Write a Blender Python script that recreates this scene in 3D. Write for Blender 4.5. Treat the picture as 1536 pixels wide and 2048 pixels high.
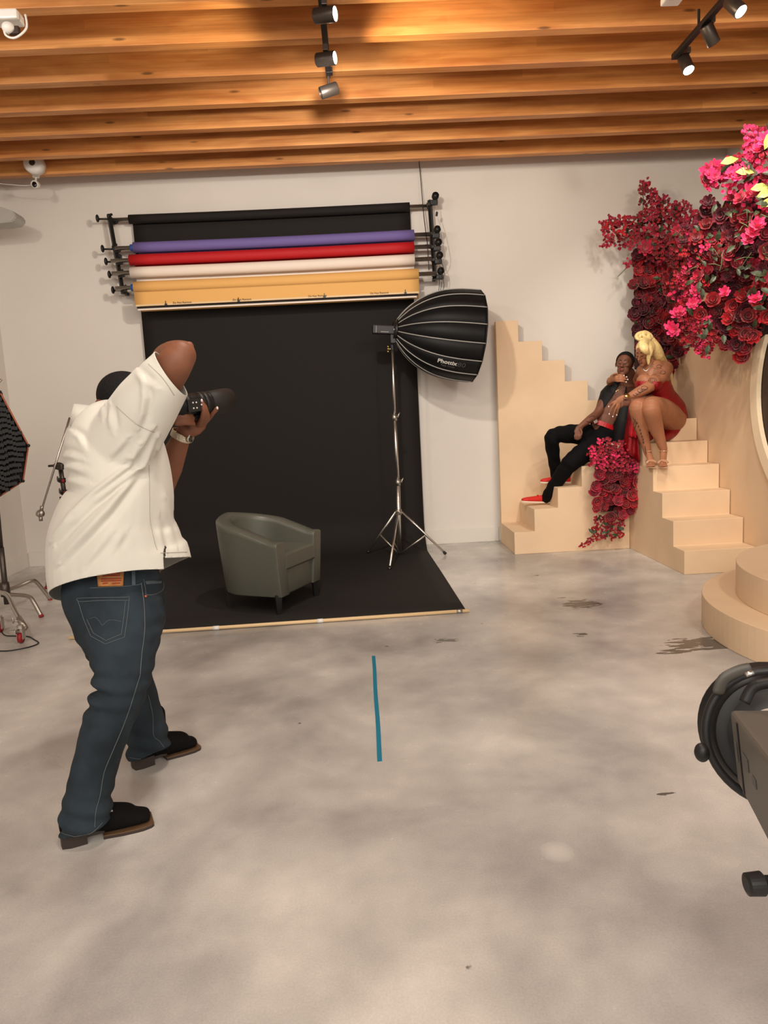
import bpy, bmesh, math, random
from mathutils import Vector as V, Matrix, Euler, noise
for o in list(bpy.data.objects): bpy.data.objects.remove(o)
SC = bpy.context.scene
COL = SC.collection
PI = math.pi

# ------------------------------------------------------------------ camera
EYE = V((0, 0, 1.37)); FPX = 1429.0
YAW, TILT, ROLL = .0244, .1336, -.0514
_f = V((math.sin(YAW)*math.cos(TILT), math.cos(YAW)*math.cos(TILT), -math.sin(TILT)))
_r0 = V((math.cos(YAW), -math.sin(YAW), 0)); _u0 = _r0.cross(_f)
_r = math.cos(ROLL)*_r0 + math.sin(ROLL)*_u0
_u = -math.sin(ROLL)*_r0 + math.cos(ROLL)*_u0
cd = bpy.data.cameras.new('camera'); cam = bpy.data.objects.new('camera', cd); COL.objects.link(cam)
cd.sensor_fit = 'VERTICAL'; cd.sensor_height = 24; cd.lens = FPX/2048*24; cd.clip_start = .05
M3 = Matrix((_r, _u, -_f)).transposed()
cam.matrix_world = Matrix.Translation(EYE) @ M3.to_4x4()
SC.camera = cam

def P(x, y, Y):
    """point at depth Y (metres from the camera's foot) seen along the survey direction x, y"""
    d = _r*((x-768)/FPX) - _u*((y-1024)/FPX) + _f
    return EYE + d*(Y/d.y)
def PZ(x, y, z=0):
    d = _r*((x-768)/FPX) - _u*((y-1024)/FPX) + _f
    return EYE + d*((z-EYE.z)/d.z)

# ------------------------------------------------------------------ world and light
SC.view_settings.view_transform = 'Standard'; SC.view_settings.look = 'None'
SC.view_settings.gamma = 1; SC.view_settings.use_curve_mapping = False
SC.view_settings.exposure = 0.30
W = bpy.data.worlds.new('world'); SC.world = W; W.use_nodes = True
W.node_tree.nodes['Background'].inputs[0].default_value = (1.0, .95, .90, 1)
W.node_tree.nodes['Background'].inputs[1].default_value = .70

def lamp(name, kind, loc, target, power, color=(1, .86, .70), size=.1, spot=None, blend=.6, sy=None):
    l = bpy.data.lights.new(name, kind); l.energy = power; l.color = color
    if kind == 'SPOT': l.spot_size = math.radians(spot); l.spot_blend = blend; l.shadow_soft_size = size
    elif kind == 'AREA': l.size = size; l.shape = 'RECTANGLE'; l.size_y = sy or size
    else: l.shadow_soft_size = size
    o = bpy.data.objects.new(name, l); COL.objects.link(o); o.location = loc
    if target is not None: o.rotation_euler = (V(target)-V(loc)).to_track_quat('-Z', 'Y').to_euler()
    return o
WARM = (1, .91, .80)
# added area fill stands in for lamps behind the camera; then the track spots
lamp('area_fill_light', 'AREA', (.4, -1.6, 3.3), (0, 5.5, .8), 150, WARM, 5.0, sy=2.0)
lamp('track_and_fill_spot', 'SPOT', (2.2, .9, 3.45), (2.4, 6.5, .8), 110, WARM, .12, 100)
lamp('track_and_fill_spot', 'SPOT', (-2.6, 2.6, 3.45), (-2.4, 7.43, 1.4), 75, WARM, .06, 120)  # no track here; spot added to wash the back wall
lamp('track_and_fill_spot', 'SPOT', (-.08, 4.3, 3.28), (-.2, 7.43, 1.7), 120, WARM, .05, 125)
lamp('track_and_fill_spot', 'SPOT', (-.1, 2.6, 3.45), (.5, 3.6, 0), 90, WARM, .08, 125)
lamp('track_and_fill_spot', 'SPOT', (-.1, .9, 3.45), (.6, 1.6, 0), 60, WARM, .08, 120)

# ------------------------------------------------------------------ materials
MATS = {}
def s2l(c): return tuple((v/12.92 if v <= .04045 else ((v+.055)/1.055)**2.4) for v in c)
def rgb(r, g, b): return s2l((r/255, g/255, b/255)) + (1,)
def mat(name, col, rough=.6, metal=0, bump=0, bscale=60, var=0, vscale=4, coat=0, emit=None, estr=0, spec=None, sheen=0, stretch=None, sss=0, trans=0, alpha=None):
    m = bpy.data.materials.new(name); m.use_nodes = True; n = m.node_tree.nodes; L = m.node_tree.links
    b = n['Principled BSDF']; b.inputs['Base Color'].default_value = col; b.inputs['Roughness'].default_value = rough
    b.inputs['Metallic'].default_value = metal
    if spec is not None: b.inputs['Specular IOR Level'].default_value = spec
    if coat: b.inputs['Coat Weight'].default_value = coat; b.inputs['Coat Roughness'].default_value = .15
    if sheen: b.inputs['Sheen Weight'].default_value = sheen
    if sss: b.inputs['Subsurface Weight'].default_value = sss; b.inputs['Subsurface Scale'].default_value = .01
    if trans: b.inputs['Transmission Weight'].default_value = trans
    if emit: b.inputs['Emission Color'].default_value = emit; b.inputs['Emission Strength'].default_value = estr
    tc = n.new('ShaderNodeTexCoord'); src = tc.outputs['Object']
    if stretch:
        mp = n.new('ShaderNodeMapping'); mp.inputs['Scale'].default_value = stretch; L.new(src, mp.inputs[0]); src = mp.outputs[0]
    if bump:
        t = n.new('ShaderNodeTexNoise'); t.inputs['Scale'].default_value = bscale; t.inputs['Detail'].default_value = 4; L.new(src, t.inputs[0])
        bp = n.new('ShaderNodeBump'); bp.inputs['Strength'].default_value = bump; bp.inputs['Distance'].default_value = .004
        L.new(t.outputs[0], bp.inputs['Height']); L.new(bp.outputs[0], b.inputs['Normal'])
    if var:
        t = n.new('ShaderNodeTexNoise'); t.inputs['Scale'].default_value = vscale; t.inputs['Detail'].default_value = 5; L.new(src, t.inputs[0])
        r = n.new('ShaderNodeValToRGB'); e = r.color_ramp.elements; e[0].position = .35; e[1].position = .65
        e[0].color = tuple(c*(1-var) for c in col[:3])+(1,); e[1].color = tuple(min(1, c*(1+var*.6)) for c in col[:3])+(1,)
        L.new(t.outputs[0], r.inputs[0]); L.new(r.outputs[0], b.inputs['Base Color'])
    MATS[name] = m; return m
mat('fixture_grey', rgb(176, 174, 168), .5)
mat('wall_paint', rgb(222, 216, 208), .85, bump=.08, bscale=150, var=.03, vscale=.8)
mat('baseboard_paint', rgb(220, 215, 206), .6)
mat('deck', rgb(150, 95, 50), .8)
mat('beige', rgb(228, 199, 164), .75, bump=.06, bscale=40, var=.05, vscale=2.5)
mat('beige_side', rgb(222, 193, 160), .75, bump=.06, bscale=40, var=.06, vscale=1.5)
mat('rim_cream', rgb(238, 218, 186), .6)
mat('brown_dark', rgb(58, 40, 30), .7, var=.1)
mat('black_paper', rgb(30, 27, 25), .8, spec=.3, bump=.15, bscale=14)
mat('floor_paper', rgb(36, 33, 31), .75, spec=.3, bump=.15, bscale=30, var=.5, vscale=9, stretch=(1, 3, 1))
mat('purple_paper', rgb(112, 98, 160), .75)
mat('red_paper', rgb(186, 14, 22), .7)
mat('white_paper', rgb(240, 226, 212), .8)
mat('tan_paper', rgb(232, 178, 104), .8)
mat('bamboo', rgb(226, 196, 150), .55)
mat('black_metal', rgb(26, 25, 25), .45, spec=.4)
mat('black_plastic', rgb(20, 19, 19), .5)
mat('grey_plastic', rgb(70, 66, 60), .5)
mat('strobe_grey', rgb(92, 86, 78), .45, var=.1)
mat('chrome', rgb(212, 208, 200), .34, metal=1)
mat('steel', rgb(184, 178, 168), .42, metal=1)
mat('bronze_metal', rgb(88, 80, 74), .38, metal=.7)
mat('blue_cap', rgb(40, 90, 170), .5)
mat('red_rubber', rgb(150, 24, 30), .5)
mat('white_plastic', rgb(232, 230, 224), .4)
mat('tape_blue', rgb(18, 122, 150), .6)
mat('nylon', rgb(11, 11, 12), .6, spec=.3, bump=.2, bscale=25)
mat('rod_grey', rgb(150, 148, 144), .35)
mat('grid_black', rgb(10, 10, 11), .6)
mat('grid_grey', rgb(60, 58, 58), .6)
mat('orange_trim', rgb(170, 90, 60), .6)
mat('print_ink', rgb(70, 45, 30), .8)
mat('print_white', rgb(225, 222, 215), .6)
mat('print_grey', rgb(88, 86, 84), .6)
mat('leather_grey', rgb(82, 83, 74), .38, bump=.2, bscale=120, var=.05, vscale=3)
mat('chair_leg', rgb(14, 12, 11), .4)
mat('skin_brown', rgb(124, 78, 56), .55, spec=.35, sss=.08, bump=.1, bscale=200, var=.12, vscale=14)
mat('skin_dark', rgb(112, 70, 52), .55, spec=.35, sss=.05, var=.12, vscale=14)
mat('skin_tan', rgb(160, 106, 76), .5, spec=.35, sss=.08, var=.08, vscale=14)
mat('lips_brown', rgb(128, 66, 56), .4)
mat('lips_rose', rgb(132, 62, 54), .35)
mat('hair_black', rgb(14, 12, 12), .8, spec=.25, bump=1, bscale=120)
mat('hair_blonde', rgb(232, 204, 140), .4, bump=.6, bscale=60, stretch=(6, 6, .6), var=.25, vscale=25)
mat('polo', rgb(206, 203, 192), .85, bump=.12, bscale=700, sheen=.2)
mat('polo_stitch', rgb(168, 162, 148), .85)
mat('denim', rgb(42, 51, 58), .85, bump=.35, bscale=400, var=.42, vscale=6, spec=.2)
mat('denim_light', rgb(70, 80, 88), .85, bump=.2, bscale=400)
mat('denim_stitch', rgb(84, 90, 92), .8)
mat('leather_patch', rgb(176, 116, 58), .6, var=.15, vscale=50)
mat('patch_ink', rgb(168, 52, 28), .7)
mat('copper', rgb(190, 110, 80), .4, metal=.8)
mat('suede', rgb(12, 11, 11), .85, bump=.3, bscale=300, spec=.15)
mat('boot_heel', rgb(52, 40, 34), .55)
mat('boot_welt', rgb(96, 70, 46), .6)
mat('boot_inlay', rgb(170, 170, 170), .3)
mat('camera_black', rgb(12, 11, 11), .45, spec=.3, bump=.15, bscale=300)
mat('camera_hood', rgb(36, 33, 31), .6, spec=.3)
mat('watch_steel', rgb(214, 206, 186), .25, metal=1, bump=.8, bscale=260)
mat('gold', rgb(226, 190, 120), .25, metal=1)
mat('black_cloth', rgb(9, 9, 11), .85, bump=.25, bscale=18, spec=.15)
mat('vest_cloth', rgb(12, 12, 14), .65, spec=.3, bump=.2, bscale=22)
mat('belt_red', rgb(180, 14, 26), .4)
mat('shoe_red', rgb(206, 34, 26), .6, bump=.15, bscale=120)
mat('shoe_sole', rgb(226, 206, 184), .6)
mat('sequin_red', rgb(140, 4, 18), .35, metal=.3, bump=1, bscale=120)
mat('red_lining', rgb(196, 22, 40), .6)
mat('clear_strap', rgb(196, 150, 118), .1, coat=.6)
mat('tattoo', rgb(58, 38, 36), .6)
mat('nail_white', rgb(235, 220, 215), .25)
mat('eye_white', rgb(210, 200, 190), .3)
mat('rose_dark', rgb(150, 8, 26), .55, sheen=.3, var=.35, vscale=20)
mat('rose_red', rgb(190, 12, 30), .55, sheen=.3, var=.3, vscale=20)
mat('rose_burgundy', rgb(108, 8, 36), .6, sheen=.2, var=.35, vscale=20)
mat('bloom_crimson', rgb(188, 20, 58), .55, sheen=.3, var=.3, vscale=20)
mat('bloom_pink', rgb(238, 50, 118), .55, sheen=.3, var=.25, vscale=20)
mat('leaf_green', rgb(46, 66, 38), .5, var=.35, vscale=12)
mat('leaf_olive', rgb(58, 66, 42), .5, var=.3, vscale=12)
mat('leaf_lime', rgb(186, 196, 110), .5, var=.2, vscale=12)
mat('stem_green', rgb(92, 104, 66), .6)
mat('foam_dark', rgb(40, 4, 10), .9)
mat('lens_glow', (1, .9, .75, 1), .3, emit=(1, .93, .80, 1), estr=40)
mat('glass_dark', rgb(12, 12, 14), .1, coat=.5)

def wood():
    m = bpy.data.materials.new('glulam_wood'); m.use_nodes = True; n = m.node_tree.nodes; L = m.node_tree.links; b = n['Principled BSDF']
    b.inputs['Roughness'].default_value = .5
    tc = n.new('ShaderNodeTexCoord'); oi = n.new('ShaderNodeObjectInfo')
    mp = n.new('ShaderNodeMapping'); L.new(tc.outputs['Object'], mp.inputs[0]); mp.inputs['Scale'].default_value = (.45, 3, 3)
    cb = n.new('ShaderNodeCombineXYZ'); mu = n.new('ShaderNodeMath'); mu.operation = 'MULTIPLY'; mu.inputs[1].default_value = 37
    L.new(oi.outputs['Random'], mu.inputs[0]); L.new(mu.outputs[0], cb.inputs[0]); L.new(mu.outputs[0], cb.inputs[2]); L.new(cb.outputs[0], mp.inputs['Location'])
    # grain
    g = n.new('ShaderNodeTexNoise'); g.inputs['Scale'].default_value = 3.5; g.inputs['Detail'].default_value = 6; g.inputs['Distortion'].default_value = .6
    L.new(mp.outputs[0], g.inputs[0])
    m2 = n.new('ShaderNodeMapping'); m2.inputs['Scale'].default_value = (.5, 30, 30); L.new(tc.outputs['Object'], m2.inputs[0]); L.new(cb.outputs[0], m2.inputs['Location'])
    g2 = n.new('ShaderNodeTexNoise'); g2.inputs['Scale'].default_value = 2.2; g2.inputs['Detail'].default_value = 3; g2.inputs['Distortion'].default_value = 1.2; L.new(m2.outputs[0], g2.inputs[0])
    # laminations: z cells 40 mm, x cells 2.3 m
    sx = n.new('ShaderNodeSeparateXYZ'); L.new(tc.outputs['Object'], sx.inputs[0])
    fz = n.new('ShaderNodeMath'); fz.operation = 'MULTIPLY'; fz.inputs[1].default_value = 1/.052; L.new(sx.outputs[2], fz.inputs[0])
    fl_ = n.new('ShaderNodeMath'); fl_.operation = 'FLOOR'; L.new(fz.outputs[0], fl_.inputs[0])
    ms = n.new('ShaderNodeMath'); ms.operation = 'MULTIPLY_ADD'; ms.inputs[1].default_value = .77; L.new(fl_.outputs[0], ms.inputs[0])
    dx = n.new('ShaderNodeMath'); dx.operation = 'DIVIDE'; dx.inputs[1].default_value = 2.9; L.new(sx.outputs[0], dx.inputs[0]); L.new(dx.outputs[0], ms.inputs[2])
    fx = n.new('ShaderNodeMath'); fx.operation = 'FLOOR'; L.new(ms.outputs[0], fx.inputs[0])
    cc = n.new('ShaderNodeCombineXYZ'); L.new(fx.outputs[0], cc.inputs[0]); L.new(fl_.outputs[0], cc.inputs[1]); L.new(mu.outputs[0], cc.inputs[2])
    wn = n.new('ShaderNodeTexWhiteNoise'); L.new(cc.outputs[0], wn.inputs['Vector'])
    # knots
    mk = n.new('ShaderNodeMapping'); mk.inputs['Scale'].default_value = (1.6, 7, 7); L.new(tc.outputs['Object'], mk.inputs[0]); L.new(cb.outputs[0], mk.inputs['Location'])
    vk = n.new('ShaderNodeTexVoronoi'); vk.inputs['Scale'].default_value = 1.3; L.new(mk.outputs[0], vk.inputs[0])
    kr = n.new('ShaderNodeValToRGB'); kr.color_ramp.elements[0].position = .05; kr.color_ramp.elements[0].color = (.35, .35, .35, 1); kr.color_ramp.elements[1].position = .11; kr.color_ramp.elements[1].color = (1, 1, 1, 1)
    L.new(vk.outputs['Distance'], kr.inputs[0])
    r1 = n.new('ShaderNodeValToRGB'); e = r1.color_ramp.elements
    e[0].position = .3; e[0].color = rgb(192, 122, 62); e[1].position = .7; e[1].color = rgb(232, 168, 100); L.new(g.outputs[0], r1.inputs[0])
    r2 = n.new('ShaderNodeValToRGB'); e = r2.color_ramp.elements; e[0].position = .35; e[0].color = (.8, .74, .68, 1); e[1].position = .6; e[1].color = (1, 1, 1, 1); L.new(g2.outputs[0], r2.inputs[0])
    r3 = n.new('ShaderNodeValToRGB'); e = r3.color_ramp.elements; e[0].color = (.8, .75, .7, 1); e[1].color = (1.1, 1.08, 1.05, 1); L.new(wn.outputs['Value'], r3.inputs[0])
    prev = r1.outputs[0]
    for nd in (r2, r3, kr):
        mx = n.new('ShaderNodeMix'); mx.data_type = 'RGBA'; mx.blend_type = 'MULTIPLY'; mx.inputs[0].default_value = 1 if nd is not r2 else .7
        L.new(prev, mx.inputs[6]); L.new(nd.outputs[0], mx.inputs[7]); prev = mx.outputs[2]
    L.new(prev, b.inputs['Base Color'])
    MATS['wood'] = m
wood()

def floor_mat():
    m = bpy.data.materials.new('polished_concrete'); m.use_nodes = True; n = m.node_tree.nodes; L = m.node_tree.links; b = n['Principled BSDF']
    tc = n.new('ShaderNodeTexCoord')
    def noise_(scale, det=4, dist=0, sc=(1, 1, 1)):
        mp = n.new('ShaderNodeMapping'); mp.inputs['Scale'].default_value = sc; L.new(tc.outputs['Object'], mp.inputs[0])
        t = n.new('ShaderNodeTexNoise'); t.inputs['Scale'].default_value = scale; t.inputs['Detail'].default_value = det; t.inputs['Distortion'].default_value = dist
        L.new(mp.outputs[0], t.inputs[0]); return t
    a = noise_(1.0, 6, .3); r = n.new('ShaderNodeValToRGB'); e = r.color_ramp.elements
    e[0].position = .36; e[0].color = rgb(160, 157, 155); e[1].position = .62; e[1].color = rgb(216, 212, 206)
    x = e.new(.48); x.color = rgb(190, 186, 181); L.new(a.outputs[0], r.inputs[0])
    a2 = noise_(5, 6, .2); r2 = n.new('ShaderNodeValToRGB'); e = r2.color_ramp.elements; e[0].position = .3; e[0].color = (.84, .83, .82, 1); e[1].position = .7; e[1].color = (1.06, 1.05, 1.03, 1); L.new(a2.outputs[0], r2.inputs[0])
    mx = n.new('ShaderNodeMix'); mx.data_type = 'RGBA'; mx.blend_type = 'MULTIPLY'; mx.inputs[0].default_value = 1; L.new(r.outputs[0], mx.inputs[6]); L.new(r2.outputs[0], mx.inputs[7])
    prev = mx.outputs[2]
    a3 = noise_(160, 2); r3 = n.new('ShaderNodeValToRGB'); e = r3.color_ramp.elements; e[0].position = .25; e[0].color = (.9, .9, .9, 1); e[1].position = .75; e[1].color = (1.05, 1.05, 1.05, 1); L.new(a3.outputs[0], r3.inputs[0])
    mx = n.new('ShaderNodeMix'); mx.data_type = 'RGBA'; mx.blend_type = 'MULTIPLY'; mx.inputs[0].default_value = 1; L.new(prev, mx.inputs[6]); L.new(r3.outputs[0], mx.inputs[7]); prev = mx.outputs[2]
    # small dark chips
    v = n.new('ShaderNodeTexVoronoi'); v.inputs['Scale'].default_value = 3.6; v.inputs['Randomness'].default_value = 1
    dn = noise_(30, 3); vm = n.new('ShaderNodeVectorMath'); vm.operation = 'MULTIPLY_ADD'; vm.inputs[1].default_value = (.03, .03, .03)
    L.new(dn.outputs[1], vm.inputs[0]); L.new(tc.outputs['Object'], vm.inputs[2]); L.new(vm.outputs[0], v.inputs[0])
    rv = n.new('ShaderNodeValToRGB'); e = rv.color_ramp.elements; e[0].position = .028; e[0].color = (.22, .2, .18, 1); e[1].position = .042; e[1].color = (1, 1, 1, 1); L.new(v.outputs['Distance'], rv.inputs[0])
    mx = n.new('ShaderNodeMix'); mx.data_type = 'RGBA'; mx.blend_type = 'MULTIPLY'; mx.inputs[0].default_value = .85; L.new(prev, mx.inputs[6]); L.new(rv.outputs[0], mx.inputs[7]); prev = mx.outputs[2]
    # worn patches where the coating has flaked off: ellipse mask broken up by noise; plus one smooth pale spot
    sp = n.new('ShaderNodeSeparateXYZ'); L.new(tc.outputs['Object'], sp.inputs[0])
    wear = noise_(16, 5, .4, (.6, 2.2, 1))
    for (cx, cy, rx, ry, thr, pale) in PATCHES:
        def mth(op, a_, b_=None, c_=None):
            k = n.new('ShaderNodeMath'); k.operation = op
            for i, q in enumerate((a_, b_, c_)):
                if q is None: continue
                if isinstance(q, (int, float)): k.inputs[i].default_value = q
                else: L.new(q, k.inputs[i])
            return k.outputs[0]
        ux = mth('DIVIDE', mth('SUBTRACT', sp.outputs[0], cx), rx); uy = mth('DIVIDE', mth('SUBTRACT', sp.outputs[1], cy), ry)
        d = mth('ADD', mth('MULTIPLY', ux, ux), mth('MULTIPLY', uy, uy))
        q = mth('ADD', mth('MULTIPLY', d, .35), mth('MULTIPLY', wear.outputs[0], 1.0))
        k = mth('LESS_THAN', q, thr) if not pale else mth('MULTIPLY', mth('SUBTRACT', 1.0, mth('MINIMUM', d, 1.0)), .6)
        mx = n.new('ShaderNodeMix'); mx.data_type = 'RGBA'; L.new(k, mx.inputs[0]); L.new(prev, mx.inputs[6]); mx.inputs[7].default_value = rgb(96, 91, 85) if not pale else rgb(212, 206, 198); prev = mx.outputs[2]
    L.new(prev, b.inputs['Base Color'])
    rr = n.new('ShaderNodeMapRange'); rr.inputs[3].default_value = .20; rr.inputs[4].default_value = .32; L.new(a2.outputs[0], rr.inputs[0]); L.new(rr.outputs[0], b.inputs['Roughness'])
    bp = n.new('ShaderNodeBump'); bp.inputs['Strength'].default_value = .05; bp.inputs['Distance'].default_value = .002; L.new(a2.outputs[0], bp.inputs['Height']); L.new(bp.outputs[0], b.inputs['Normal'])
    b.inputs['Specular IOR Level'].default_value = .45
    MATS['floor'] = m
PATCHES = []
for (px, py, rx, ry, thr, pale) in ((1165, 1208, .18, .14, .66, 0), (1130, 1196, .1, .05, .5, 0), (1405, 1287, .26, .15, .67, 0), (1345, 1304, .14, .06, .62, 0), (1156, 1269, .07, .06, .6, 0), (893, 1281, .14, .07, .6, 0), (1330, 1585, .12, .06, .46, 0), (1114, 1703, .055, .06, 0, 1), (1065, 1150, .12, .08, .45, 0)):
    c = PZ(px, py); PATCHES.append((c.x, c.y, rx, ry, thr, pale))
floor_mat()

# ------------------------------------------------------------------ object helpers
def setp(o, label=None, cat=None, group=None, kind=None):
    if label: o['label'] = label
    if cat: o['category'] = cat
    if group: o['group'] = group
    if kind: o['kind'] = kind
    return o
def link(name, me, m=None, parent=None, smooth=False):
    o = bpy.data.objects.new(name, me); COL.objects.link(o)
    if m: me.materials.clear(); me.materials.append(MATS[m])
    if smooth:
        for p in me.polygons: p.use_smooth = True
    if parent is not None:
        o.parent = parent; o.matrix_parent_inverse = parent.matrix_basis.inverted() if parent.parent is None else (parent.parent.matrix_basis @ parent.matrix_parent_inverse @ parent.matrix_basis).inverted()
    return o
def obj(name, bm, m, parent=None, smooth=False):
    me = bpy.data.meshes.new(name); bmesh.ops.recalc_face_normals(bm, faces=bm.faces); bm.to_mesh(me); bm.free()
    return link(name, me, m, parent, smooth)
def empty(name, loc, label, cat, group=None):
    o = bpy.data.objects.new(name, None); COL.objects.link(o); o.location = loc; o.empty_display_size = .1
    return setp(o, label, cat, group)
def BM(): return bmesh.new()
def box(bm, c, s, rot=None, bev=0):
    r = bmesh.ops.create_cube(bm, size=1); vs = r['verts']
    for v in vs: v.co = V((v.co.x*s[0], v.co.y*s[1], v.co.z*s[2]))
    if bev:
        es = list({e for v in vs for e in v.link_edges}); r2 = bmesh.ops.bevel(bm, geom=es, offset=bev, segments=2, affect='EDGES', profile=.6)
        vs = list({v for f in r2['faces'] for v in f.verts} | {v for v in vs if v.is_valid})
    if rot is not None:
        for v in vs: v.co = rot @ v.co
    for v in vs: v.co += V(c)
    return bm
def frame(t, hint=V((0, 1, 0))):
    t = t.normalized(); h = V(hint)
    if abs(t.dot(h)) > .95: h = V((1, 0, 0)) if abs(t.x) < .9 else V((0, 0, 1))
    b = (h - t*h.dot(t)).normalized(); a = b.cross(t).normalized()
    return a, b
def tube(bm, pts, ra, rb=None, seg=12, hint=(0, 1, 0), cap=True, round_=False, closed=False):
    """swept elliptical tube; ra across, rb along the hint direction; lists or numbers"""
    pts = [V(p) for p in pts]; n = len(pts)
    if not isinstance(ra, (list, tuple)): ra = [ra]*n
    if rb is None: rb = ra
    if not isinstance(rb, (list, tuple)): rb = [rb]*n
    ra = list(ra); rb = list(rb)
    T = []
    for i in range(n):
        if closed: t = pts[(i+1) % n]-pts[i-1]
        else: t = pts[min(i+1, n-1)]-pts[max(i-1, 0)]
        T.append(t.normalized() if t.length > 1e-9 else V((0, 0, 1)))
    rings = []
    seq = [(pts[i], T[i], ra[i], rb[i]) for i in range(n)]
    if round_:
        s0 = []; s1 = []
        for k in (0.25, .6, .87):
            q = math.sqrt(1-k*k)
            s1.append((pts[-1]+T[-1]*min(ra[-1], rb[-1])*k, T[-1], ra[-1]*q, rb[-1]*q))
            s0.insert(0, (pts[0]-T[0]*min(ra[0], rb[0])*k, T[0], ra[0]*q, rb[0]*q))
        seq = s0+seq+s1
    pa = None
    for (p, t, a_, b_) in seq:
        a, b = frame(t, hint)
        if pa is not None and a.dot(pa) < 0: a, b = -a, -b
        pa = a
        rings.append([bm.verts.new(p + a*a_*math.cos(2*PI*k/seg) + b*b_*math.sin(2*PI*k/seg)) for k in range(seg)])
    m = len(rings)
    for i in range(m if closed else m-1):
        A, B = rings[i], rings[(i+1) % m]
        for k in range(seg): bm.faces.new((A[k], A[(k+1) % seg], B[(k+1) % seg], B[k]))
    if cap and not closed: bm.faces.new(rings[0][::-1]); bm.faces.new(rings[-1])
    return bm
def cyl(bm, a, b, r, r2=None, seg=16, cap=True):
    return tube(bm, [a, b], [r, r if r2 is None else r2], seg=seg, cap=cap)
def ell(bm, c, r, rot=None, u=16, v=10):
    q = bmesh.ops.create_uvsphere(bm, u_segments=u, v_segments=v, radius=1)['verts']
    for w in q:
        w.co = V((w.co.x*r[0], w.co.y*r[1], w.co.z*r[2]))
        if rot is not None: w.co = rot @ w.co
        w.co += V(c)
    return bm
def spline(pts, n=8, closed=False):
    pts = [V(p) for p in pts]; out = []; N = len(pts)
    for i in range(N if closed else N-1):
        if closed: p0, p1, p2, p3 = pts[i-1], pts[i], pts[(i+1) % N], pts[(i+2) % N]
        else: p0, p1, p2, p3 = pts[max(i-1, 0)], pts[i], pts[i+1], pts[min(i+2, N-1)]
        for k in range(n):
            t = k/n
            out.append(.5*((2*p1)+(-p0+p2)*t+(2*p0-5*p1+4*p2-p3)*t*t+(-p0+3*p1-3*p2+p3)*t**3))
    if not closed: out.append(pts[-1])
    return out
def lerp_list(vals, m):
    n = len(vals)-1; out = []
    for i in range(m):
        f = i/(m-1)*n; k = min(int(f), n-1); out.append(vals[k]+(vals[k+1]-vals[k])*(f-k))
    return out
def limb(bm, pts, ra, rb=None, seg=20, n=6, hint=(0, 1, 0)):
    s = spline(pts, n); m = len(s)
    tube(bm, s, lerp_list(ra, m), lerp_list(rb, m) if rb else None, seg=seg, round_=True, hint=hint)
def fuse(bm, voxel=.006, smooth=6, name='tmp'):
    """union of closed shapes into one continuous smooth surface"""
    me = bpy.data.meshes.new(name); bmesh.ops.recalc_face_normals(bm, faces=bm.faces); bm.to_mesh(me); bm.free()
    o = bpy.data.objects.new(name, me); COL.objects.link(o)
    r = o.modifiers.new('r', 'REMESH'); r.mode = 'VOXEL'; r.voxel_size = voxel; r.use_smooth_shade = True
    if smooth: s = o.modifiers.new('s', 'SMOOTH'); s.factor = .5; s.iterations = smooth
    dg = bpy.context.evaluated_depsgraph_get(); ev = o.evaluated_get(dg)
    out = bpy.data.meshes.new_from_object(ev); bpy.data.objects.remove(o); bpy.data.meshes.remove(me)
    return out
def edit(me, fn):
    bm = BM(); bm.from_mesh(me); fn(bm); bm.to_mesh(me); bm.free(); me.update()
def cut(me, co, no):
    """remove everything on the +no side of a plane and leave an open hem"""
    def f(bm):
        bmesh.ops.bisect_plane(bm, geom=bm.verts[:]+bm.edges[:]+bm.faces[:], plane_co=V(co), plane_no=V(no), clear_outer=True)
    edit(me, f)
def thicken(o, t=.004, off=-1):
    s = o.modifiers.new('thickness', 'SOLIDIFY'); s.thickness = t; s.offset = off
def prism(bm, prof, a0, a1, axis='y'):
    """extrude a 2-D profile [(u, w)] between a0 and a1 along an axis"""
    def mk(u, w, a): return {'y': V((u, a, w)), 'x': V((a, u, w)), 'z': V((u, w, a))}[axis]
    A = [bm.verts.new(mk(u, w, a0)) for u, w in prof]; B = [bm.verts.new(mk(u, w, a1)) for u, w in prof]
    n = len(prof)
    for k in range(n): bm.faces.new((A[k], A[(k+1) % n], B[(k+1) % n], B[k]))
    bm.faces.new(A[::-1]); bm.faces.new(B)
    return bm
def text_mesh(s, size, M, m, parent, name='lettering', ext=.0006, bold=0, sx=1):
    c = bpy.data.curves.new(name, 'FONT'); c.body = s; c.size = size; c.extrude = ext; c.align_x = 'CENTER'; c.align_y = 'CENTER'; c.offset = bold
    o = bpy.data.objects.new(name, c); COL.objects.link(o)
    dg = bpy.context.evaluated_depsgraph_get(); me = bpy.data.meshes.new_from_object(o.evaluated_get(dg)); bpy.data.objects.remove(o)
    me.transform(M @ Matrix.Diagonal((sx, 1, 1, 1)))
    return link(name, me, m, parent)
def mframe(origin, xdir, zdir):
    """matrix with local x = xdir, local z (text normal) = zdir"""
    x = V(xdir).normalized(); z = V(zdir).normalized(); y = z.cross(x).normalized(); x = y.cross(z).normalized()
    return Matrix((x, y, z)).transposed().to_4x4(), Matrix.Translation(V(origin))
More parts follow.
